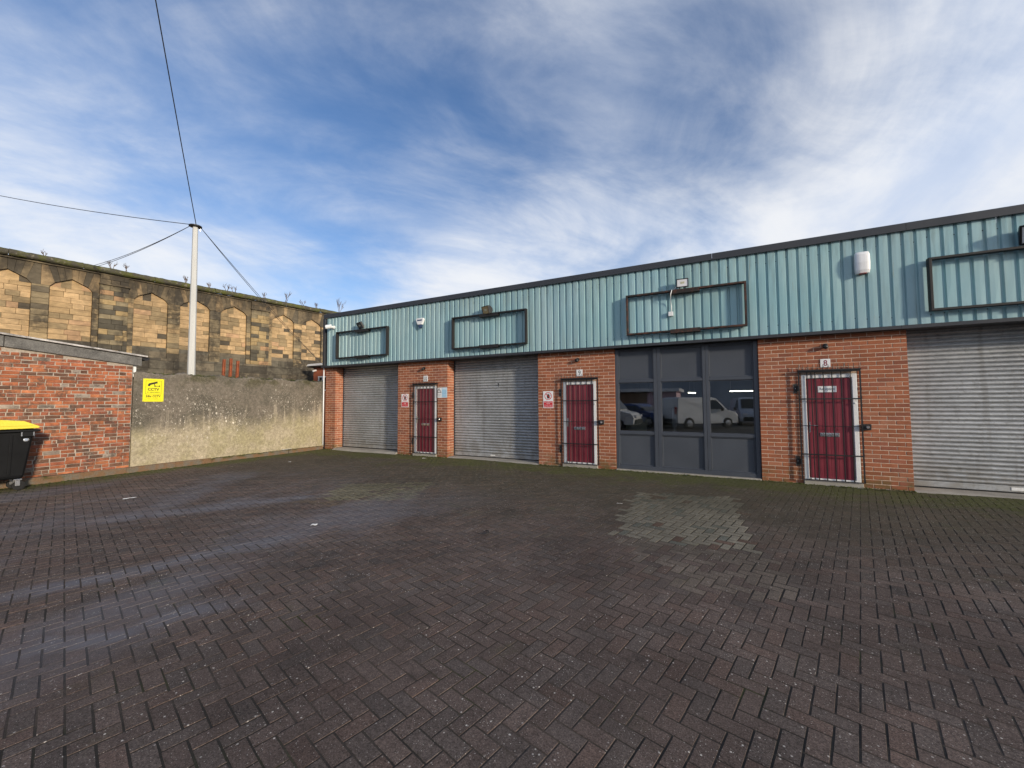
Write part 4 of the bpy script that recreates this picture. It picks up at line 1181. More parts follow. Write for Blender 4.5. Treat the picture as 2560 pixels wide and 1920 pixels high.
# ------------------------------------------------------------------ stone retaining wall
SU, SN, SP0 = Vector((0.15, 0.98869, 0)), Vector((0.98869, -0.15, 0)), Vector((-20, 0, 0))
def PS(u, v, d):
    w = SP0 + SU * u + SN * d
    return (w.x, w.y, v)
SW = empty('stone_wall', (-20, 0, 0), 'tall sandstone retaining wall with blind pointed arches and mossy coping', 'wall')
bk = MB(); bk.prism([(-17, -0.5), (22, -0.5), (22, 6.62), (-17, 6.62)], PS, -1.2, -0.175); sback = bk.build('wall_core', 'stone_joint', SW)
def stone_col(kind):
    k = R.random(); v = R.uniform(0.87, 1.12)
    if kind == 'infill':
        c = (0.50, 0.345, 0.185) if k < 0.46 else (0.44, 0.305, 0.16) if k < 0.70 else (0.47, 0.30, 0.17) if k < 0.76 else (0.29, 0.215, 0.12) if k < 0.93 else (0.10, 0.083, 0.06)
    elif kind == 'pier':
        c = (0.36, 0.265, 0.145) if k < 0.4 else (0.24, 0.19, 0.115) if k < 0.8 else (0.13, 0.108, 0.075) if k < 0.92 else (0.45, 0.31, 0.16)
    elif kind == 'pil':
        c = (0.24, 0.195, 0.12) if k < 0.4 else (0.36, 0.26, 0.13) if k < 0.62 else (0.10, 0.088, 0.065) if k < 0.9 else (0.42, 0.26, 0.14)
    elif kind == 'arch':
        c = (0.20, 0.155, 0.095) if k < 0.45 else (0.12, 0.10, 0.07) if k < 0.7 else (0.33, 0.235, 0.13)
    else: c = (0.135, 0.12, 0.09) if k < 0.55 else (0.18, 0.15, 0.105) if k < 0.85 else (0.09, 0.08, 0.062)
    return tuple(q * v for q in c) + ((0.30,) if kind == 'infill' else (1.0,))
stones = []
def put_stone(poly_or_rect, d, kind, key_pt):
    col = stone_col(kind); dj = R.uniform(-0.006, 0.006)
    if len(poly_or_rect) == 4 and not isinstance(poly_or_rect[0], tuple):
        a, b2, c0, c1 = poly_or_rect
        def fn(mb): mb.brick(PS, a + 0.003, b2 - 0.003, c0 + 0.003, c1 - 0.003, d + dj, 0.17, 0.006, col, 0.002)
    else:
        pl = poly_or_rect
        def fn(mb): mb.prism(pl, PS, d - 0.17, d + dj, col)
    cpt = Vector(PS(*key_pt, d))
    stones.append(((cpt - CAM).length + (0 if in_view(cpt, 1.0) and cpt.z > 2.6 else 60), SW, fn))
def course_fill(u0, u1, v0, v1, d, kind, hh=(0.165, 0.21), ln=(0.28, 0.62), clip=None):
    z = v0
    while z < v1 - 0.04:
        h_ = min(R.uniform(*hh), v1 - z)
        if v1 - (z + h_) < 0.07: h_ = v1 - z
        u = u0
        while u < u1 - 0.02:
            L = R.uniform(*ln)
            e = u + L
            if u1 - e < ln[0] * 0.5: e = u1
            if clip is None: put_stone((u, e, z, z + h_), d, kind, ((u + e) / 2, z))
            else:
                q = clip(u, e, z, z + h_)
                if q: put_stone(q, d, kind, ((u + e) / 2, z))
            u = e
        z += h_
SPR, APX, SIL, PLN, CRN = 5.86, 6.12, 3.90, 3.46, 6.48
AR, INF = 0.0, -0.10
def arch_v(t):       # t from -1 to 1 across the opening: flat shouldered point
    a = abs(t)
    if a > 0.94: return SPR - 0.10 + 0.10 * math.sqrt(max(0, 1 - ((a - 0.94) / 0.06) ** 2))
    return SPR + (APX - SPR) * (1 - a / 0.94)
bay = 5.09
centers = []
for b_ in range(-3, 4):
    p0 = 1.75 + b_ * bay
    pil = (p0, p0 + 0.79)
    cs_ = [p0 + 0.79 + 0.17 + 0.525 + k * 1.455 for k in range(3)]
    if pil[1] > 19 or pil[0] < -15: continue
    # pilaster, slightly proud, with a moulded cap
    course_fill(pil[0], pil[1], PLN, 6.10, 0.07, 'pil', ln=(0.2, 0.45))
    put_stone((pil[0] - 0.03, pil[1] + 0.03, 6.10, 6.17), 0.13, 'arch', (pil[0], 6.1))
    course_fill(pil[0], pil[1], 6.17, CRN, 0.07, 'arch', hh=(0.155, 0.156), ln=(0.25, 0.4))
    edges = [(pil[1], cs_[0] - 0.525), (cs_[0] + 0.525, cs_[1] - 0.525), (cs_[1] + 0.525, cs_[2] - 0.525), (cs_[2] + 0.525, p0 + bay)]
    for a, b2 in edges:
        course_fill(a, b2, PLN, SPR - 0.10, AR, 'pier', hh=(0.17, 0.24), ln=(0.5, 0.6))
    for ci, c in enumerate(cs_):
        a0, a1 = c - 0.525, c + 0.525
        course_fill(a0, a1, SIL, SPR - 0.09, INF, 'infill', ln=(0.25, 0.58))
        # head of the infill under the point
        for k in range(4):
            q0, q1 = -0.98 + 1.96 * k / 4, -0.98 + 1.96 * (k + 1) / 4
            pl = [(c + q0 * 0.525, SPR - 0.09), (c + q1 * 0.525, SPR - 0.09)]
            pl += [(c + t * 0.525, arch_v(t) - 0.004) for t in (q1, (q0 + q1) / 2, q0)]
            put_stone(pl, INF, 'infill', (c, SPR))
        # sill course and plinth panel below
        course_fill(a0, a1, PLN, SIL - 0.17, -0.03, 'plinth', hh=(0.27, 0.28), ln=(0.3, 0.5))
        put_stone([(a0 + 0.003, SIL - 0.17), (a1 - 0.003, SIL - 0.17), (a1 - 0.003, SIL - 0.003), (a0 + 0.003, SIL - 0.003)], -0.04, 'plinth', (c, SIL))
        # voussoirs from the pointed head up to the string course
        L0 = (edges[ci][0] + edges[ci][1]) / 2 if ci else edges[0][0]
        L1 = (edges[ci + 1][0] + edges[ci + 1][1]) / 2 if ci < 2 else edges[3][1]
        ts = [-1, -0.78, -0.52, -0.26, 0.0, 0.26, 0.52, 0.78, 1]
        for k in range(8):
            f0, f1 = (ts[k] + 1) / 2, (ts[k + 1] + 1) / 2
            e0, e1 = L0 + (L1 - L0) * f0, L0 + (L1 - L0) * f1
            i0, i1 = (c + ts[k] * 0.525, arch_v(ts[k])), (c + ts[k + 1] * 0.525, arch_v(ts[k + 1]))
            if k == 0: pl = [(L0 + .003, SPR - 0.097), (i0[0], SPR - 0.097), i0, i1, (e1 - 0.003, CRN), (L0 + 0.003, CRN)]
            elif k == 7: pl = [i0, i1, (i1[0], SPR - 0.097), (L1 - .003, SPR - 0.097), (L1 - 0.003, CRN), (e0 + 0.003, CRN)]
            else: pl = [(i0[0] + 0.003, i0[1]), (i1[0] - 0.003, i1[1]), (e1 - 0.003, CRN), (e0 + 0.003, CRN)]
            put_stone(pl, AR, 'arch', (c, 6.2))
course_fill(-14, 19, 2.1, PLN, 0.09, 'plinth', hh=(0.28, 0.34), ln=(0.5, 1.1))
lay_pieces(stones, 'stone', 'stone', 300, 'stones', None, SW)
st = MB(); st.prism([(-14, CRN + 0.002), (19, CRN + 0.002), (19, CRN + 0.055), (-14, CRN + 0.055)], PS, -0.6, 0.06, (0.22, 0.175, 0.11)); st.build('string_course', 'stone', SW)
u = -14.0
while u < 19:
    L = R.uniform(1.3, 2.2); e = min(u + L, 19)
    cp = MB(); n = 9; cols = max(4, int((e - u) / 0.12))
    prof = [(-0.7, CRN + 0.30), (-0.25, CRN + 0.315), (0.10, CRN + 0.28), (0.19, CRN + 0.24), (0.225, CRN + 0.19), (0.225, CRN + 0.12), (0.19, CRN + 0.075), (0.12, CRN + 0.057)]
    drop = R.uniform(-0.012, 0.012)
    vs = []
    for k in range(cols + 1):
        uu = u + 0.004 + (e - u - 0.008) * k / cols
        for d_, v_ in prof:
            vs.append(PS(uu, v_ + drop + R.uniform(-0.008, 0.012), d_ + R.uniform(-0.008, 0.008)))
    m_ = len(prof)
    cp.add(vs, [(k * m_ + i + 1, (k + 1) * m_ + i + 1, (k + 1) * m_ + i, k * m_ + i) for k in range(cols) for i in range(m_ - 1)])
    cp.build('coping_stone', 'coping', SW, smooth=True)
    u = e
# bare weeds rooted in the coping
def weed(u, h_, seed, label, spread=0.6, dense=1.0):
    rr = random.Random(seed); mb = MB()
    base = Vector(PS(u, CRN + 0.29, -0.05))
    def grow(p, d, L, r_, lev):
        q = p + d * L
        mb.tube([p, p + d * L * 0.5 + Vector((rr.uniform(-1, 1), rr.uniform(-1, 1), 0)) * L * 0.05, q], [r_, r_ * 0.8, r_ * 0.6], 4, cap=False)
        if lev == 0: return
        for k in range(int(3 * dense) + (lev > 1)):
            nd = (d + Vector((rr.uniform(-1, 1), rr.uniform(-1, 1), rr.uniform(-0.15, 0.6))) * spread).normalized()
            s_ = p + d * L * rr.uniform(0.4, 1.0)
            grow(s_, nd, L * rr.uniform(0.45, 0.75), r_ * 0.6, lev - 1)
    for k in range(3):
        grow(base + SU * rr.uniform(-.06, .06), Vector((rr.uniform(-.4, .4), rr.uniform(-.4, .4), 1)).normalized(), h_ * 0.5, 0.011, 2)
    mb.build('weed', 'twig', label=label, cat='weed', group='bare weeds on the stone wall coping')
for i_, (u_, h_, lb_) in enumerate(((-4.72, 0.16, 'tiny bare weed on the stone coping near the left edge'), (-3.05, 0.28, 'bare weed on the coping over the left dark pilaster'), (-2.62, 0.26, 'second bare weed on the coping over the left dark pilaster'),
        (-0.72, 0.26, 'thin bare weed on the coping just left of the pole'), (0.10, 0.22, 'low bare weed on the coping just right of the pole'), (0.75, 0.28, 'taller bare weed on the coping above the third arch right of the pole'), (1.05, 0.26, 'bare weed on the coping where the wires sag to its left'),
        (2.38, 0.26, 'brown weed on the coping where the two wires reach the wall'), (3.35, 0.42, 'small leafless sapling on the coping above the right arches'), (4.20, 0.26, 'low weed on the yellow mossy coping by the sapling'), (4.95, 0.26, 'bare weed on the coping near the teal cladding'), (6.3, 0.62, 'fine twiggy bush behind the corner of the teal cladding'))):
    weed(u_, h_ * 1.5, 40 + i_, lb_, 0.75 if h_ < 0.4 else 0.5, 1.0 if h_ < 0.5 else 1.5)

# ------------------------------------------------------------------ pole, wires, posts, neighbour
PT = Vector((-12.7, -3.72, 6.50))
pole = empty('utility_pole', (-12.7, -3.72, 0), 'slender pale octagonal pole standing behind the pebbledash wall', 'pole')
p = MB(); p.tube([(-12.7, -3.70, 0), (-12.7, -3.71, 3.2), (-12.7, -3.72, 6.48)], [0.104, 0.084, 0.062], 8); p.build('shaft', 'pole', pole)
p = MB(); p.lathe([(0.06, -0.03), (0.15, -0.015), (0.15, 0.01), (0.06, 0.03)], PT, (0, 0, 1), 20); p.build('cable_ring', 'black_metal', pole)
p = MB(); p.lathe([(0.012, 0), (0.012, 0.05)], PT + Vector((0.02, 0.11, -0.10)), (0, 0, 1), 8); p.build('hook', 'chrome', pole)
def wire(name, a, b, sag, label, r_=0.010, group=None):
    a, b = Vector(a), Vector(b); pts = []
    for k in range(25):
        t = k / 24; q = a.lerp(b, t); q.z -= sag * 4 * t * (1 - t); pts.append(q)
    mb = MB(); mb.tube(pts, r_, 5); mb.build(name, 'wire', label=label, cat='wire', group='overhead wires from the pole')
def camray(px, py, t):
    return CAM + (CR * ((px - 1280) / FPX) - CU * ((py - 960) / FPX) + _f) * t
e1 = camray(388, -10, 7.0)
wire('overhead_wire', PT + Vector((0, 0.02, 0.02)), PT + (e1 - PT) * 2.2, 0.10, 'overhead wire rising from the pole to the top edge of the photo')
e2 = camray(-160, 455, 14.0)
wire('overhead_wire', PT + Vector((0, -0.1, 0.01)), e2, 0.12, 'overhead wire running left from the pole to the left edge')
for k, dz in enumerate((0.0, 0.06)):
    wire('overhead_wire', PT + Vector((-0.1, -0.1, -0.02)), camray(233, 664 + 3 * k, 14.6) + Vector((0, 0, -dz * 0.5)), 0.10, ('upper' if k == 0 else 'lower') + ' of two wires dropping left from the pole to the coping', 0.008)
for k in range(2):
    wire('overhead_wire', PT + Vector((0.02, 0.14, -0.02)), Vector((-17.45 + 0.10 * k, 3.98, 3.50 - 0.03 * k)), 0.10 + 0.10 * k, ('upper' if k == 0 else 'lower') + ' of two wires dropping right from the pole to the small house', 0.008)
for k, (yb, yt, zt, lb_) in enumerate(((-3.02, -2.95, 2.86, 'left rusty steel stub post behind the pebbledash wall'), (-2.83, -2.77, 2.90, 'middle rusty steel stub post behind the pebbledash wall'), (-2.66, -2.58, 2.85, 'right rusty steel stub post behind the pebbledash wall'))):
    m_ = MB()
    def PP(u, v, d, yb=yb, yt=yt, zt=zt):
        f = v / zt
        f = max(0, (v - 2.3) / (zt - 2.3))
        return (-12.62 + d, yb + (yt - yb) * f + u, v)
    m_.mbox(PP, -0.034, 0.034, 0.0, zt, -0.012, 0.0); m_.mbox(PP, -0.034, -0.020, 0.0, zt, 0.0, 0.05); m_.mbox(PP, 0.022, 0.034, 0.0, zt, 0.0, 0.035)
    m_.build('steel_post', 'rust_red', label=lb_, cat='post', group='rusty stub posts behind the yard wall')
H = empty('brick_house', (-16, 6, 0), 'small red brick building behind the units, seen in the gap left of them', 'building')
h_ = MB(); h_.box(-18.22, -13.2, 4.0, 9.0, -0.02, 3.38); h_.build('wall', pm('plain_red_brick', (0.36, 0.11, 0.055), 0.9, var=0.1, scale=6, fine=0.12, fscale=40), H)
h_ = MB(); h_.box(-18.42, -13.1, 3.78, 9.2, 3.40, 3.46); h_.build('eaves_board', 'black_metal', H)
h_ = MB(); h_.prism([(-18.44, 3.465), (-13.0, 3.465), (-13.0, 3.62), (-18.30, 3.56)], facade(0.0), -9.3, -3.74); h_.build('roof', 'white_paint', H)
wf = MB(); frame_rect(wf, facade(4.0), -17.80, -16.7, 2.2, 2.94, 0.06, 0.001, 0.05); wf.mbox(facade(4.0), -17.50, -17.43, 2.26, 2.88, 0.001, 0.05); wfo = wf.build('window', 'white_paint', H)
wf = MB(); wf.mbox(facade(4.0), -17.75, -16.75, 2.25, 2.89, 0.002, 0.01); wf.build('pane', 'dark_glass', wfo)
wf = MB(); wf.lathe([(0.05, 0), (0.05, 0.2)], (-18.0, 3.98, 3.25), (0.2, -0.8, -0.2), 10); wf.build('lamp', 'white_paint', H)

# ------------------------------------------------------------------ wheeled waste container
W = empty('waste_container', (-11.7, -7.4, 0), 'large black wheeled waste container with yellow lid at the left edge', 'bin')
bx0, bx1 = -12.02, -11.33       # back and front
by1 = -6.73
by0 = by1 - 1.30
b = MB()
def ringz(z, ins):
    return [(bx1 - ins, by1 - ins, z), (bx0 + ins * 0.4, by1 - ins, z), (bx0 + ins * 0.4, by0 + ins, z), (bx1 - ins, by0 + ins, z)]
vs = ringz(0.21, 0.115) + ringz(0.28, 0.095) + ringz(1.04, 0.02) + ringz(1.08, 0.02)
b.add(vs, [(3, 2, 1, 0)] + [(i * 4 + k, i * 4 + (k + 1) % 4, (i + 1) * 4 + (k + 1) % 4, (i + 1) * 4 + k) for i in range(3) for k in range(4)] + [(12, 13, 14, 15)])
b.build('body', 'bin_plastic', W, bevel=0.035)
b = MB(); b.box(bx0 - 0.02, bx1 + 0.035, by0 - 0.03, by1 + 0.045, 1.075, 1.115); b.build('rim', 'bin_plastic', W, bevel=0.010)
b = MB(); b.mbox(sidewall(bx1), by1 - 0.19, by1 - 0.03, 0.985, 1.075, -0.015, 0.03); b.build('handle_pocket', 'bin_plastic', W, bevel=0.008)
for yy in (by1 - 0.185, by1 - 0.04):
    b = MB(); b.mbox(sidewall(bx1), yy - 0.008, yy + 0.008, 1.0, 1.072, 0.031, 0.036); b.build('handle_clip', 'chrome', W)
for k in range(4):
    yy = by1 - 0.29 - 0.26 * k
    b = MB()
    vs = [(bx1 - 0.095 + 0.012, yy - 0.02, 0.30), (bx1 - 0.095 + 0.012, yy + 0.02, 0.30), (bx1 - 0.012, yy + 0.02, 1.03), (bx1 - 0.012, yy - 0.02, 1.03)]
    v2 = [(x_ - 0.03, y_, z_) for x_, y_, z_ in vs]
    b.add(vs + v2, [(0, 1, 2, 3), (4, 7, 6, 5), (0, 4, 5, 1), (1, 5, 6, 2), (2, 6, 7, 3), (3, 7, 4, 0)])
    b.build('rib', 'bin_plastic', W, bevel=0.006)
b = MB()
prof = [(by1 + 0.025, 1.135), (by1 + 0.035, 1.17), (by1 - 0.02, 1.20), (by1 - 0.16, 1.275), (by1 - 0.6, 1.325), (by0 - 0.02, 1.30), (by0 - 0.02, 1.125)]
b.prism(prof[::-1], sidewall(bx0), -0.03, bx1 - bx0 + 0.03)
b.build('lid', 'yellow_plastic', W, bevel=0.012)
b = MB(); b.prism([(by1 - 0.05, 1.185), (by1 - 0.16, 1.24), (by1 - 0.6, 1.265), (by0 + 0.1, 1.25), (by0 + 0.1, 1.19)][::-1], sidewall(bx1 + 0.03), 0.0, 0.012); b.build('lid_rib', 'yellow_plastic', W, bevel=0.004)
b = MB(); b.lathe([(0.036, 0), (0.036, 0.004), (0.02, 0.006)], (bx1 - 0.032, by1 - 0.115, 0.93), (1, 0, 0.1), 18); b.build('badge', 'chrome', W)
for xx in (bx1 - 0.17, bx0 + 0.2):
    for yy in (by1 - 0.17, by0 + 0.17):
        c = MB(); c.box(xx - 0.05, xx + 0.05, yy - 0.05, yy + 0.05, 0.185, 0.209); c.box(xx + 0.034, xx + 0.042, yy - 0.03, yy + 0.03, 0.085, 0.184); c.box(xx - 0.042, xx - 0.034, yy - 0.03, yy + 0.03, 0.085, 0.184); co = c.build('caster', 'chrome', W, bevel=0.003)
        c = MB(); c.lathe([(0.055, -0.026), (0.082, -0.022), (0.086, 0), (0.082, 0.022), (0.055, 0.026)], (xx, yy + 0.02, 0.086), (1, 0, 0), 22); c.build('wheel', 'rubber', co)

# ------------------------------------------------------------------ things seen through and in the glass
def strip(x0, x1, y0, y1, z, label):
    r_ = empty('strip_light', ((x0 + x1) / 2, y0, z), label, 'light', 'lit strip lights inside the glazed unit')
    a_ = MB(); a_.box(x0 - 0.02, x1 + 0.02, min(y0, y1) - 0.05, max(y0, y1) + 0.05, z + 0.035, z + 0.09); a_.build('batten', 'white_paint', r_)
    a_ = MB(); a_.tube([(x0, y0, z), (x1, y1, z)], 0.03, 8); a_.build('tube', 'tube', r_)
    a_ = MB()
    for q in (x0 + 0.05, x1 - 0.05): a_.tube([(q, (y0 + y1) / 2, z + 0.09), (q, (y0 + y1) / 2, 3.899)], 0.006, 5)
    a_.build('hanger', 'white_paint', r_)
strip(-1.45, -1.10, 17.4, 18.6, 2.10, 'short lit strip light behind the middle window pane')
strip(0.80, 2.15, 18.0, 18.0, 2.17, 'long lit strip light behind the right window pane')
l = MB(); l.box(-0.93, -0.87, 1.0, 1.04, 0.0, 1.40); l.box(-0.86, -0.845, 1.0, 1.04, 0.0, 1.38)
l.build('plastic_strip', 'white_paint', label='white plastic strip standing inside behind the middle window pane', cat='strip')
l = MB(); l.prism([(-2.0, 0.0), (-1.55, 0.0), (-1.50, 1.18), (-2.05, 1.18)], facade(0.0), -1.5, -1.0)
l.build('plastic_tub', 'cream', label='cream plastic tub inside behind the left window pane', cat='tub', bevel=0.02)

def vehicle(name, loc, yaw, L, wd, prof, glass, paint, label, cat, lamps=True, side_win=(), group=None):
    """prof: side outline (x along the length, z) from rear to nose; everything built round its own origin then turned"""
    root = empty(name, (loc[0], loc[1], 0), label, cat, group)
    cs_, sn = math.cos(yaw), math.sin(yaw)
    def T(x, y, z): return (loc[0] + x * cs_ - y * sn, loc[1] + x * sn + y * cs_, z)
    # body as rings across the width, tucked in towards the roof
    b = MB(); zs = [q[1] for q in prof]; zt = max(zs)
    vs = []
    ny = 7
    for k in range(ny):
        t = -1 + 2 * k / (ny - 1)
        for (x, z) in prof:
            tuck = 1 - 0.16 * max(0, (z - 0.9) / (zt - 0.9)) ** 1.5
            edge = 0.96 if abs(t) == 1 else 1.0
            vs.append(T(x * (edge if True else 1), t * wd / 2 * tuck, z * (0.99 if abs(t) == 1 and z > 0.6 else 1)))
    n = len(prof)
    fs = [(k * n + i, k * n + (i + 1) % n, (k + 1) * n + (i + 1) % n, (k + 1) * n + i) for k in range(ny - 1) for i in range(n)]
    fs += [tuple(range(n))[::-1], tuple((ny - 1) * n + i for i in range(n))]
    b.add(vs, fs); b.build('body', paint, root, bevel=0.03)
    for (x0, z0, x1, z1, nm) in glass:      # screens across the width
        dx, dz = x1 - x0, z1 - z0; ll = math.hypot(dx, dz); ox, oz = dz / ll * 0.012, -dx / ll * 0.012
        if nm == 'rear_screen': ox, oz = -abs(ox), 0.004
        else: ox, oz = abs(ox), abs(oz)
        tk = lambda z: 1 - 0.16 * max(0, (z - 0.9) / (zt - 0.9)) ** 1.5
        g_ = MB()
        g_.add([T(x0 + ox, -wd / 2 * 0.84 * tk(z0), z0 + oz), T(x0 + ox, wd / 2 * 0.84 * tk(z0), z0 + oz), T(x1 + ox, wd / 2 * 0.84 * tk(z1), z1 + oz), T(x1 + ox, -wd / 2 * 0.84 * tk(z1), z1 + oz)], [(0, 1, 2, 3)])
        g_.build(nm, 'dark_glass', root)
    for poly in side_win:
        for s_ in (-1, 1):
            g_ = MB()
            g_.add([T(x, s_ * (wd / 2 * (1 - 0.16 * max(0, (z - 0.9) / (zt - 0.9)) ** 1.5) + 0.008), z) for x, z in poly], [tuple(range(len(poly)))])
            g_.build('side_window', 'dark_glass', root)
    for x in (-L * 0.30, L * 0.31):
        for s_ in (-1, 1):
            w_ = MB(); c0 = Vector(T(x, s_ * (wd / 2 - 0.08), 0.32)); ax = Vector((-sn * s_, cs_ * s_, 0))
            w_.lathe([(0.2, -0.10), (0.31, -0.09), (0.32, 0), (0.31, 0.10), (0.2, 0.105)], c0, ax, 20); wo_ = w_.build('wheel', 'rubber', root)
            w_ = MB(); w_.lathe([(0.19, 0.10), (0.18, 0.112), (0.05, 0.118)], c0, ax, 16); w_.build('rim', 'chrome', wo_)
    zb = 0.62
    for s_ in (-1, 1):
        h1 = MB(); h1.mbox(lambda u, v, d: T(L / 2 - 0.03 + d, u, v), s_ * wd * 0.36 - 0.13, s_ * wd * 0.36 + 0.13, 0.68, 0.84, -0.12, 0.035); h1.build('headlight', 'glass_lamp', root, bevel=0.02)
        h1 = MB(); h1.mbox(lambda u, v, d: T(-L / 2 + 0.02 - d, u, v), s_ * wd * 0.42 - 0.07, s_ * wd * 0.42 + 0.07, 0.85, 1.25, -0.05, 0.03); h1.build('tail_light', 'lamp_red', root, bevel=0.02)
        h1 = MB(); h1.mbox(lambda u, v, d: T(u, s_ * (wd / 2 + 0.02) + d * s_, v), L * 0.2, L * 0.2 + 0.1, 1.0, 1.17, 0.0, 0.16); h1.build('mirror', 'dark_plastic', root, bevel=0.02)
    h1 = MB(); h1.mbox(lambda u, v, d: T(L / 2 + d, u, v), -wd * 0.42, wd * 0.42, 0.34, 0.60, -0.12, 0.05); h1.build('front_bumper', 'dark_plastic', root, bevel=0.03)
    h1 = MB(); h1.mbox(lambda u, v, d: T(-L / 2 - d, u, v), -wd * 0.42, wd * 0.42, 0.36, 0.56, -0.12, 0.05); h1.build('rear_bumper', 'dark_plastic', root, bevel=0.03)
    return root
def van_prof(L, hh): return [(-L / 2, 0.3), (-L / 2 - 0.02, 0.6), (-L / 2 + 0.02, 1.1), (-L / 2 + 0.10, hh - 0.1), (-L / 2 + 0.22, hh), (L * 0.10, hh + 0.01), (L * 0.17, hh - 0.06), (L * 0.33, 1.08), (L * 0.46, 0.94), (L / 2 - 0.02, 0.78), (L / 2, 0.5), (L / 2 - 0.04, 0.3)]
VP = 'vehicles mirrored in the window panes'
vehicle('panel_van', (-0.95, -17.0), -0.70, 4.2, 1.8, van_prof(4.2, 1.80), [(4.2 * 0.185, 1.70, 4.2 * 0.325, 1.12, 'windscreen')], 'van_white', 'white panel van mirrored in the middle and right window panes', 'van', side_win=([(0.15, 1.1), (1.15, 1.1), (0.62, 1.62), (0.2, 1.62)],), group=VP)
vehicle('panel_van', (2.05, -21.5), 1.45, 4.4, 1.85, van_prof(4.4, 1.78), [(4.4 * 0.185, 1.68, 4.4 * 0.325, 1.12, 'windscreen')], 'van_silver', 'pale silver van mirrored head-on in the right window pane', 'van', side_win=([(0.15, 1.1), (1.2, 1.1), (0.66, 1.6), (0.2, 1.6)],), group=VP)
vehicle('panel_van', (-6.2, -13.6), 0.05, 4.8, 1.9, van_prof(4.8, 2.1), [(4.8 * 0.185, 1.95, 4.8 * 0.325, 1.15, 'windscreen')], 'van_white', 'white van nose mirrored in the left window pane', 'van', side_win=([(0.2, 1.15), (1.3, 1.15), (0.75, 1.8), (0.25, 1.8)],), group=VP)
vehicle('hatchback_car', (-4.3, -17.2), 0.5, 4.0, 1.7, [(-2, 0.3), (-2.03, 0.7), (-1.9, 1.0), (-1.5, 1.40), (-0.3, 1.47), (0.25, 1.40), (0.95, 0.98), (1.8, 0.86), (2.0, 0.65), (1.98, 0.3)], [(0.28, 1.36, 0.92, 1.0, 'windscreen')], 'car_blue', 'dark blue hatchback mirrored in the left window pane', 'car', side_win=([(-1.5, 1.02), (0.7, 1.02), (0.2, 1.32), (-1.2, 1.34)],), group=VP)
sd = empty('roadside_shed', (-5.5, -24, 0), 'low flat roofed shed with pink end mirrored in the left window pane', 'shed')
q = MB(); q.box(-9.5, -4.6, -26.5, -22.0, -0.02, 2.3); q.build('wall', 'brown_wall', sd)
q = MB(); q.box(-4.59, -2.55, -26.5, -21.98, -0.02, 2.3); q.build('end_wall', 'pink_wall', sd)
q = MB(); q.box(-10.0, -2.3, -27.0, -21.6, 2.31, 2.55); q.build('roof_fascia', 'white_paint', sd, bevel=0.02)
wh = empty('reflection_backdrop', (0, -40, 0), 'long grey block added behind the camera to darken the window reflections', 'building')  # added unseen block, keeps bright sky out of the pane reflections
q = MB(); q.box(-45, 40, -52, -40, -0.02, 6.5); q.build('wall', 'backdrop_grey', wh)
q = MB(); q.prism([(-53, 6.5), (-39.5, 6.5), (-46, 8.2)], lambda u, v, d: (d, u, v), -45.5, 40.5); q.build('roof', 'flashing', wh)

# ------------------------------------------------------------------ moss, grass and litter
ms = MB()
rr = random.Random(21)
def tuft(x, y, z, s):
    for k in range(rr.randint(3, 6)):
        a_ = rr.uniform(0, 6.28); l_ = s * rr.uniform(0.6, 1.4); w_ = s * 0.22
        dx, dy = math.cos(a_), math.sin(a_)
        bx, by = x + rr.uniform(-s, s) * 0.5, y + rr.uniform(-s, s) * 0.5
        ms.add([(bx - dy * w_, by + dx * w_, z), (bx + dy * w_, by - dx * w_, z), (bx + dx * l_ * 0.6, by + dy * l_ * 0.6, z + l_)], [(0, 1, 2)])
def cushion(x, y, z, s):
    n = 7; h_ = s * rr.uniform(0.25, 0.5)
    vs = [(x + math.cos(6.283 * k / n) * s * rr.uniform(0.7, 1.2), y + math.sin(6.283 * k / n) * s * rr.uniform(0.7, 1.2), z) for k in range(n)]
    vs += [(x + math.cos(6.283 * (k + .5) / n) * s * 0.55, y + math.sin(6.283 * (k + .5) / n) * s * 0.55, z + h_ * rr.uniform(.6, 1)) for k in range(n)]
    vs.append((x, y, z + h_))
    ms.add(vs, [(k, (k + 1) % n, n + (k + 1) % n, n + k) for k in range(n)] + [(n + k, n + (k + 1) % n, 2 * n) for k in range(n)])
for a_, b_ in piers + [(-2.07, 0.79)]:
    for k in range(int((b_ - a_) * 60)):
        x_ = rr.uniform(a_, b_); y_ = -abs(rr.gauss(0, 0.03)) - 0.012
        if any(d0 - .05 < x_ < d1 + .05 for d0, d1 in doors): y_ -= 0.05
        (tuft if rr.random() < 0.4 else cushion)(x_, y_, 0.0, rr.uniform(0.008, 0.028))
for k in range(900):
    x_ = rr.uniform(-11.9, 7.5); y_ = -rr.random() ** 2.2 * 1.3 - 0.03
    if math.sin(x_ * 1.7) + math.sin(x_ * 0.63 + 1) + rr.uniform(-1, 1) > 0.2: cushion(x_, y_, -0.002, rr.uniform(0.006, 0.018))
for k in range(700):
    y_ = rr.uniform(-9, -0.1); x_ = -12.0 + rr.random() ** 2 * 0.5
    if rr.random() < 0.75: cushion(x_, y_, -0.002, rr.uniform(0.008, 0.024))
for k in range(260):
    y_ = rr.uniform(-5.0, -0.1); cushion(-12.13 + rr.uniform(-0.01, 0.05), y_, 0.108, rr.uniform(0.01, 0.03))
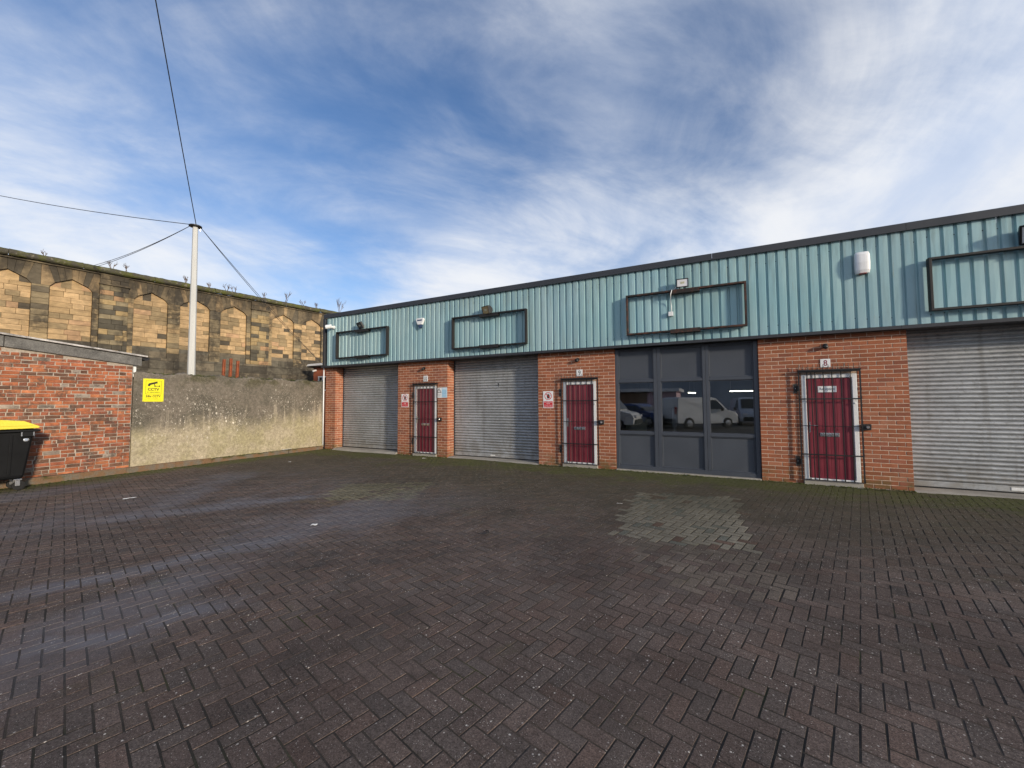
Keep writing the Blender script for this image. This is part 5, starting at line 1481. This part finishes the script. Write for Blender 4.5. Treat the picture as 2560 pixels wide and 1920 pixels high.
for k in range(420):
    y_ = rr.uniform(-5.0, -0.05)
    cushion(WX - 0.12 + rr.uniform(-0.12, 0.09), y_, 2.325 + rr.uniform(-0.02, 0.015), rr.uniform(0.012, 0.04))
ms.build('moss', 'moss', kind='stuff', label='green moss along the wall feet and kerb', cat='moss')

def scrap(x, y, z, a, b, ang, label, name='paper_scrap', cat='litter', mat='paper'):
    mb = MB(); c_, s_ = math.cos(ang), math.sin(ang); vs = []
    n = 4
    for i in range(n + 1):
        for k in range(3):
            u, v = (i / n - 0.5) * a * rr.uniform(.9, 1.1), (k / 2 - 0.5) * b * rr.uniform(.85, 1.15)
            vs.append((x + u * c_ - v * s_, y + u * s_ + v * c_, z + rr.uniform(0.003, 0.014)))
    mb.add(vs, [(i * 3 + k, (i + 1) * 3 + k, (i + 1) * 3 + k + 1, i * 3 + k + 1) for i in range(n) for k in range(2)])
    o_ = mb.build(name, mat, label=label, cat=cat, group='litter on the paving')
    sm_ = o_.modifiers.new('thick', 'SOLIDIFY'); sm_.thickness = 0.002
scrap(-12.085, -1.35, 0.122, 0.30, 0.05, 1.57, 'white paper scrap lying on the kerb below the pebbledash wall')
scrap(-4.64, -5.84, 0.002, 0.07, 0.05, 0.5, 'white paper scrap at the end of the pale wheel track')
scrap(-8.74, -6.25, 0.002, 0.16, 0.05, 1.2, 'pale paper scrap on the paving right of the waste container')
scrap(-7.35, -0.42, 0.002, 0.09, 0.05, 0.2, 'white paper scrap on the mossy paving below door 10')
scrap(-10.2, -2.5, 0.002, 0.07, 0.04, 0.8, 'small white scrap on the paving out from the kerb')
scrap(-1.35, -3.05, 0.002, 0.09, 0.018, 0.1, 'thin pale straw on the light grey paving patch')
hk = MB(); hk.tube([(-2.53 + 0.07 * math.cos(a_ / 10), -5.13 + 0.07 * math.sin(a_ / 10), 0.009) for a_ in range(-12, 18, 2)], 0.006, 5)
hk.build('rubber_scrap', 'rubber', label='curved black rubber scrap in the middle of the paving', cat='litter', group='litter on the paving')
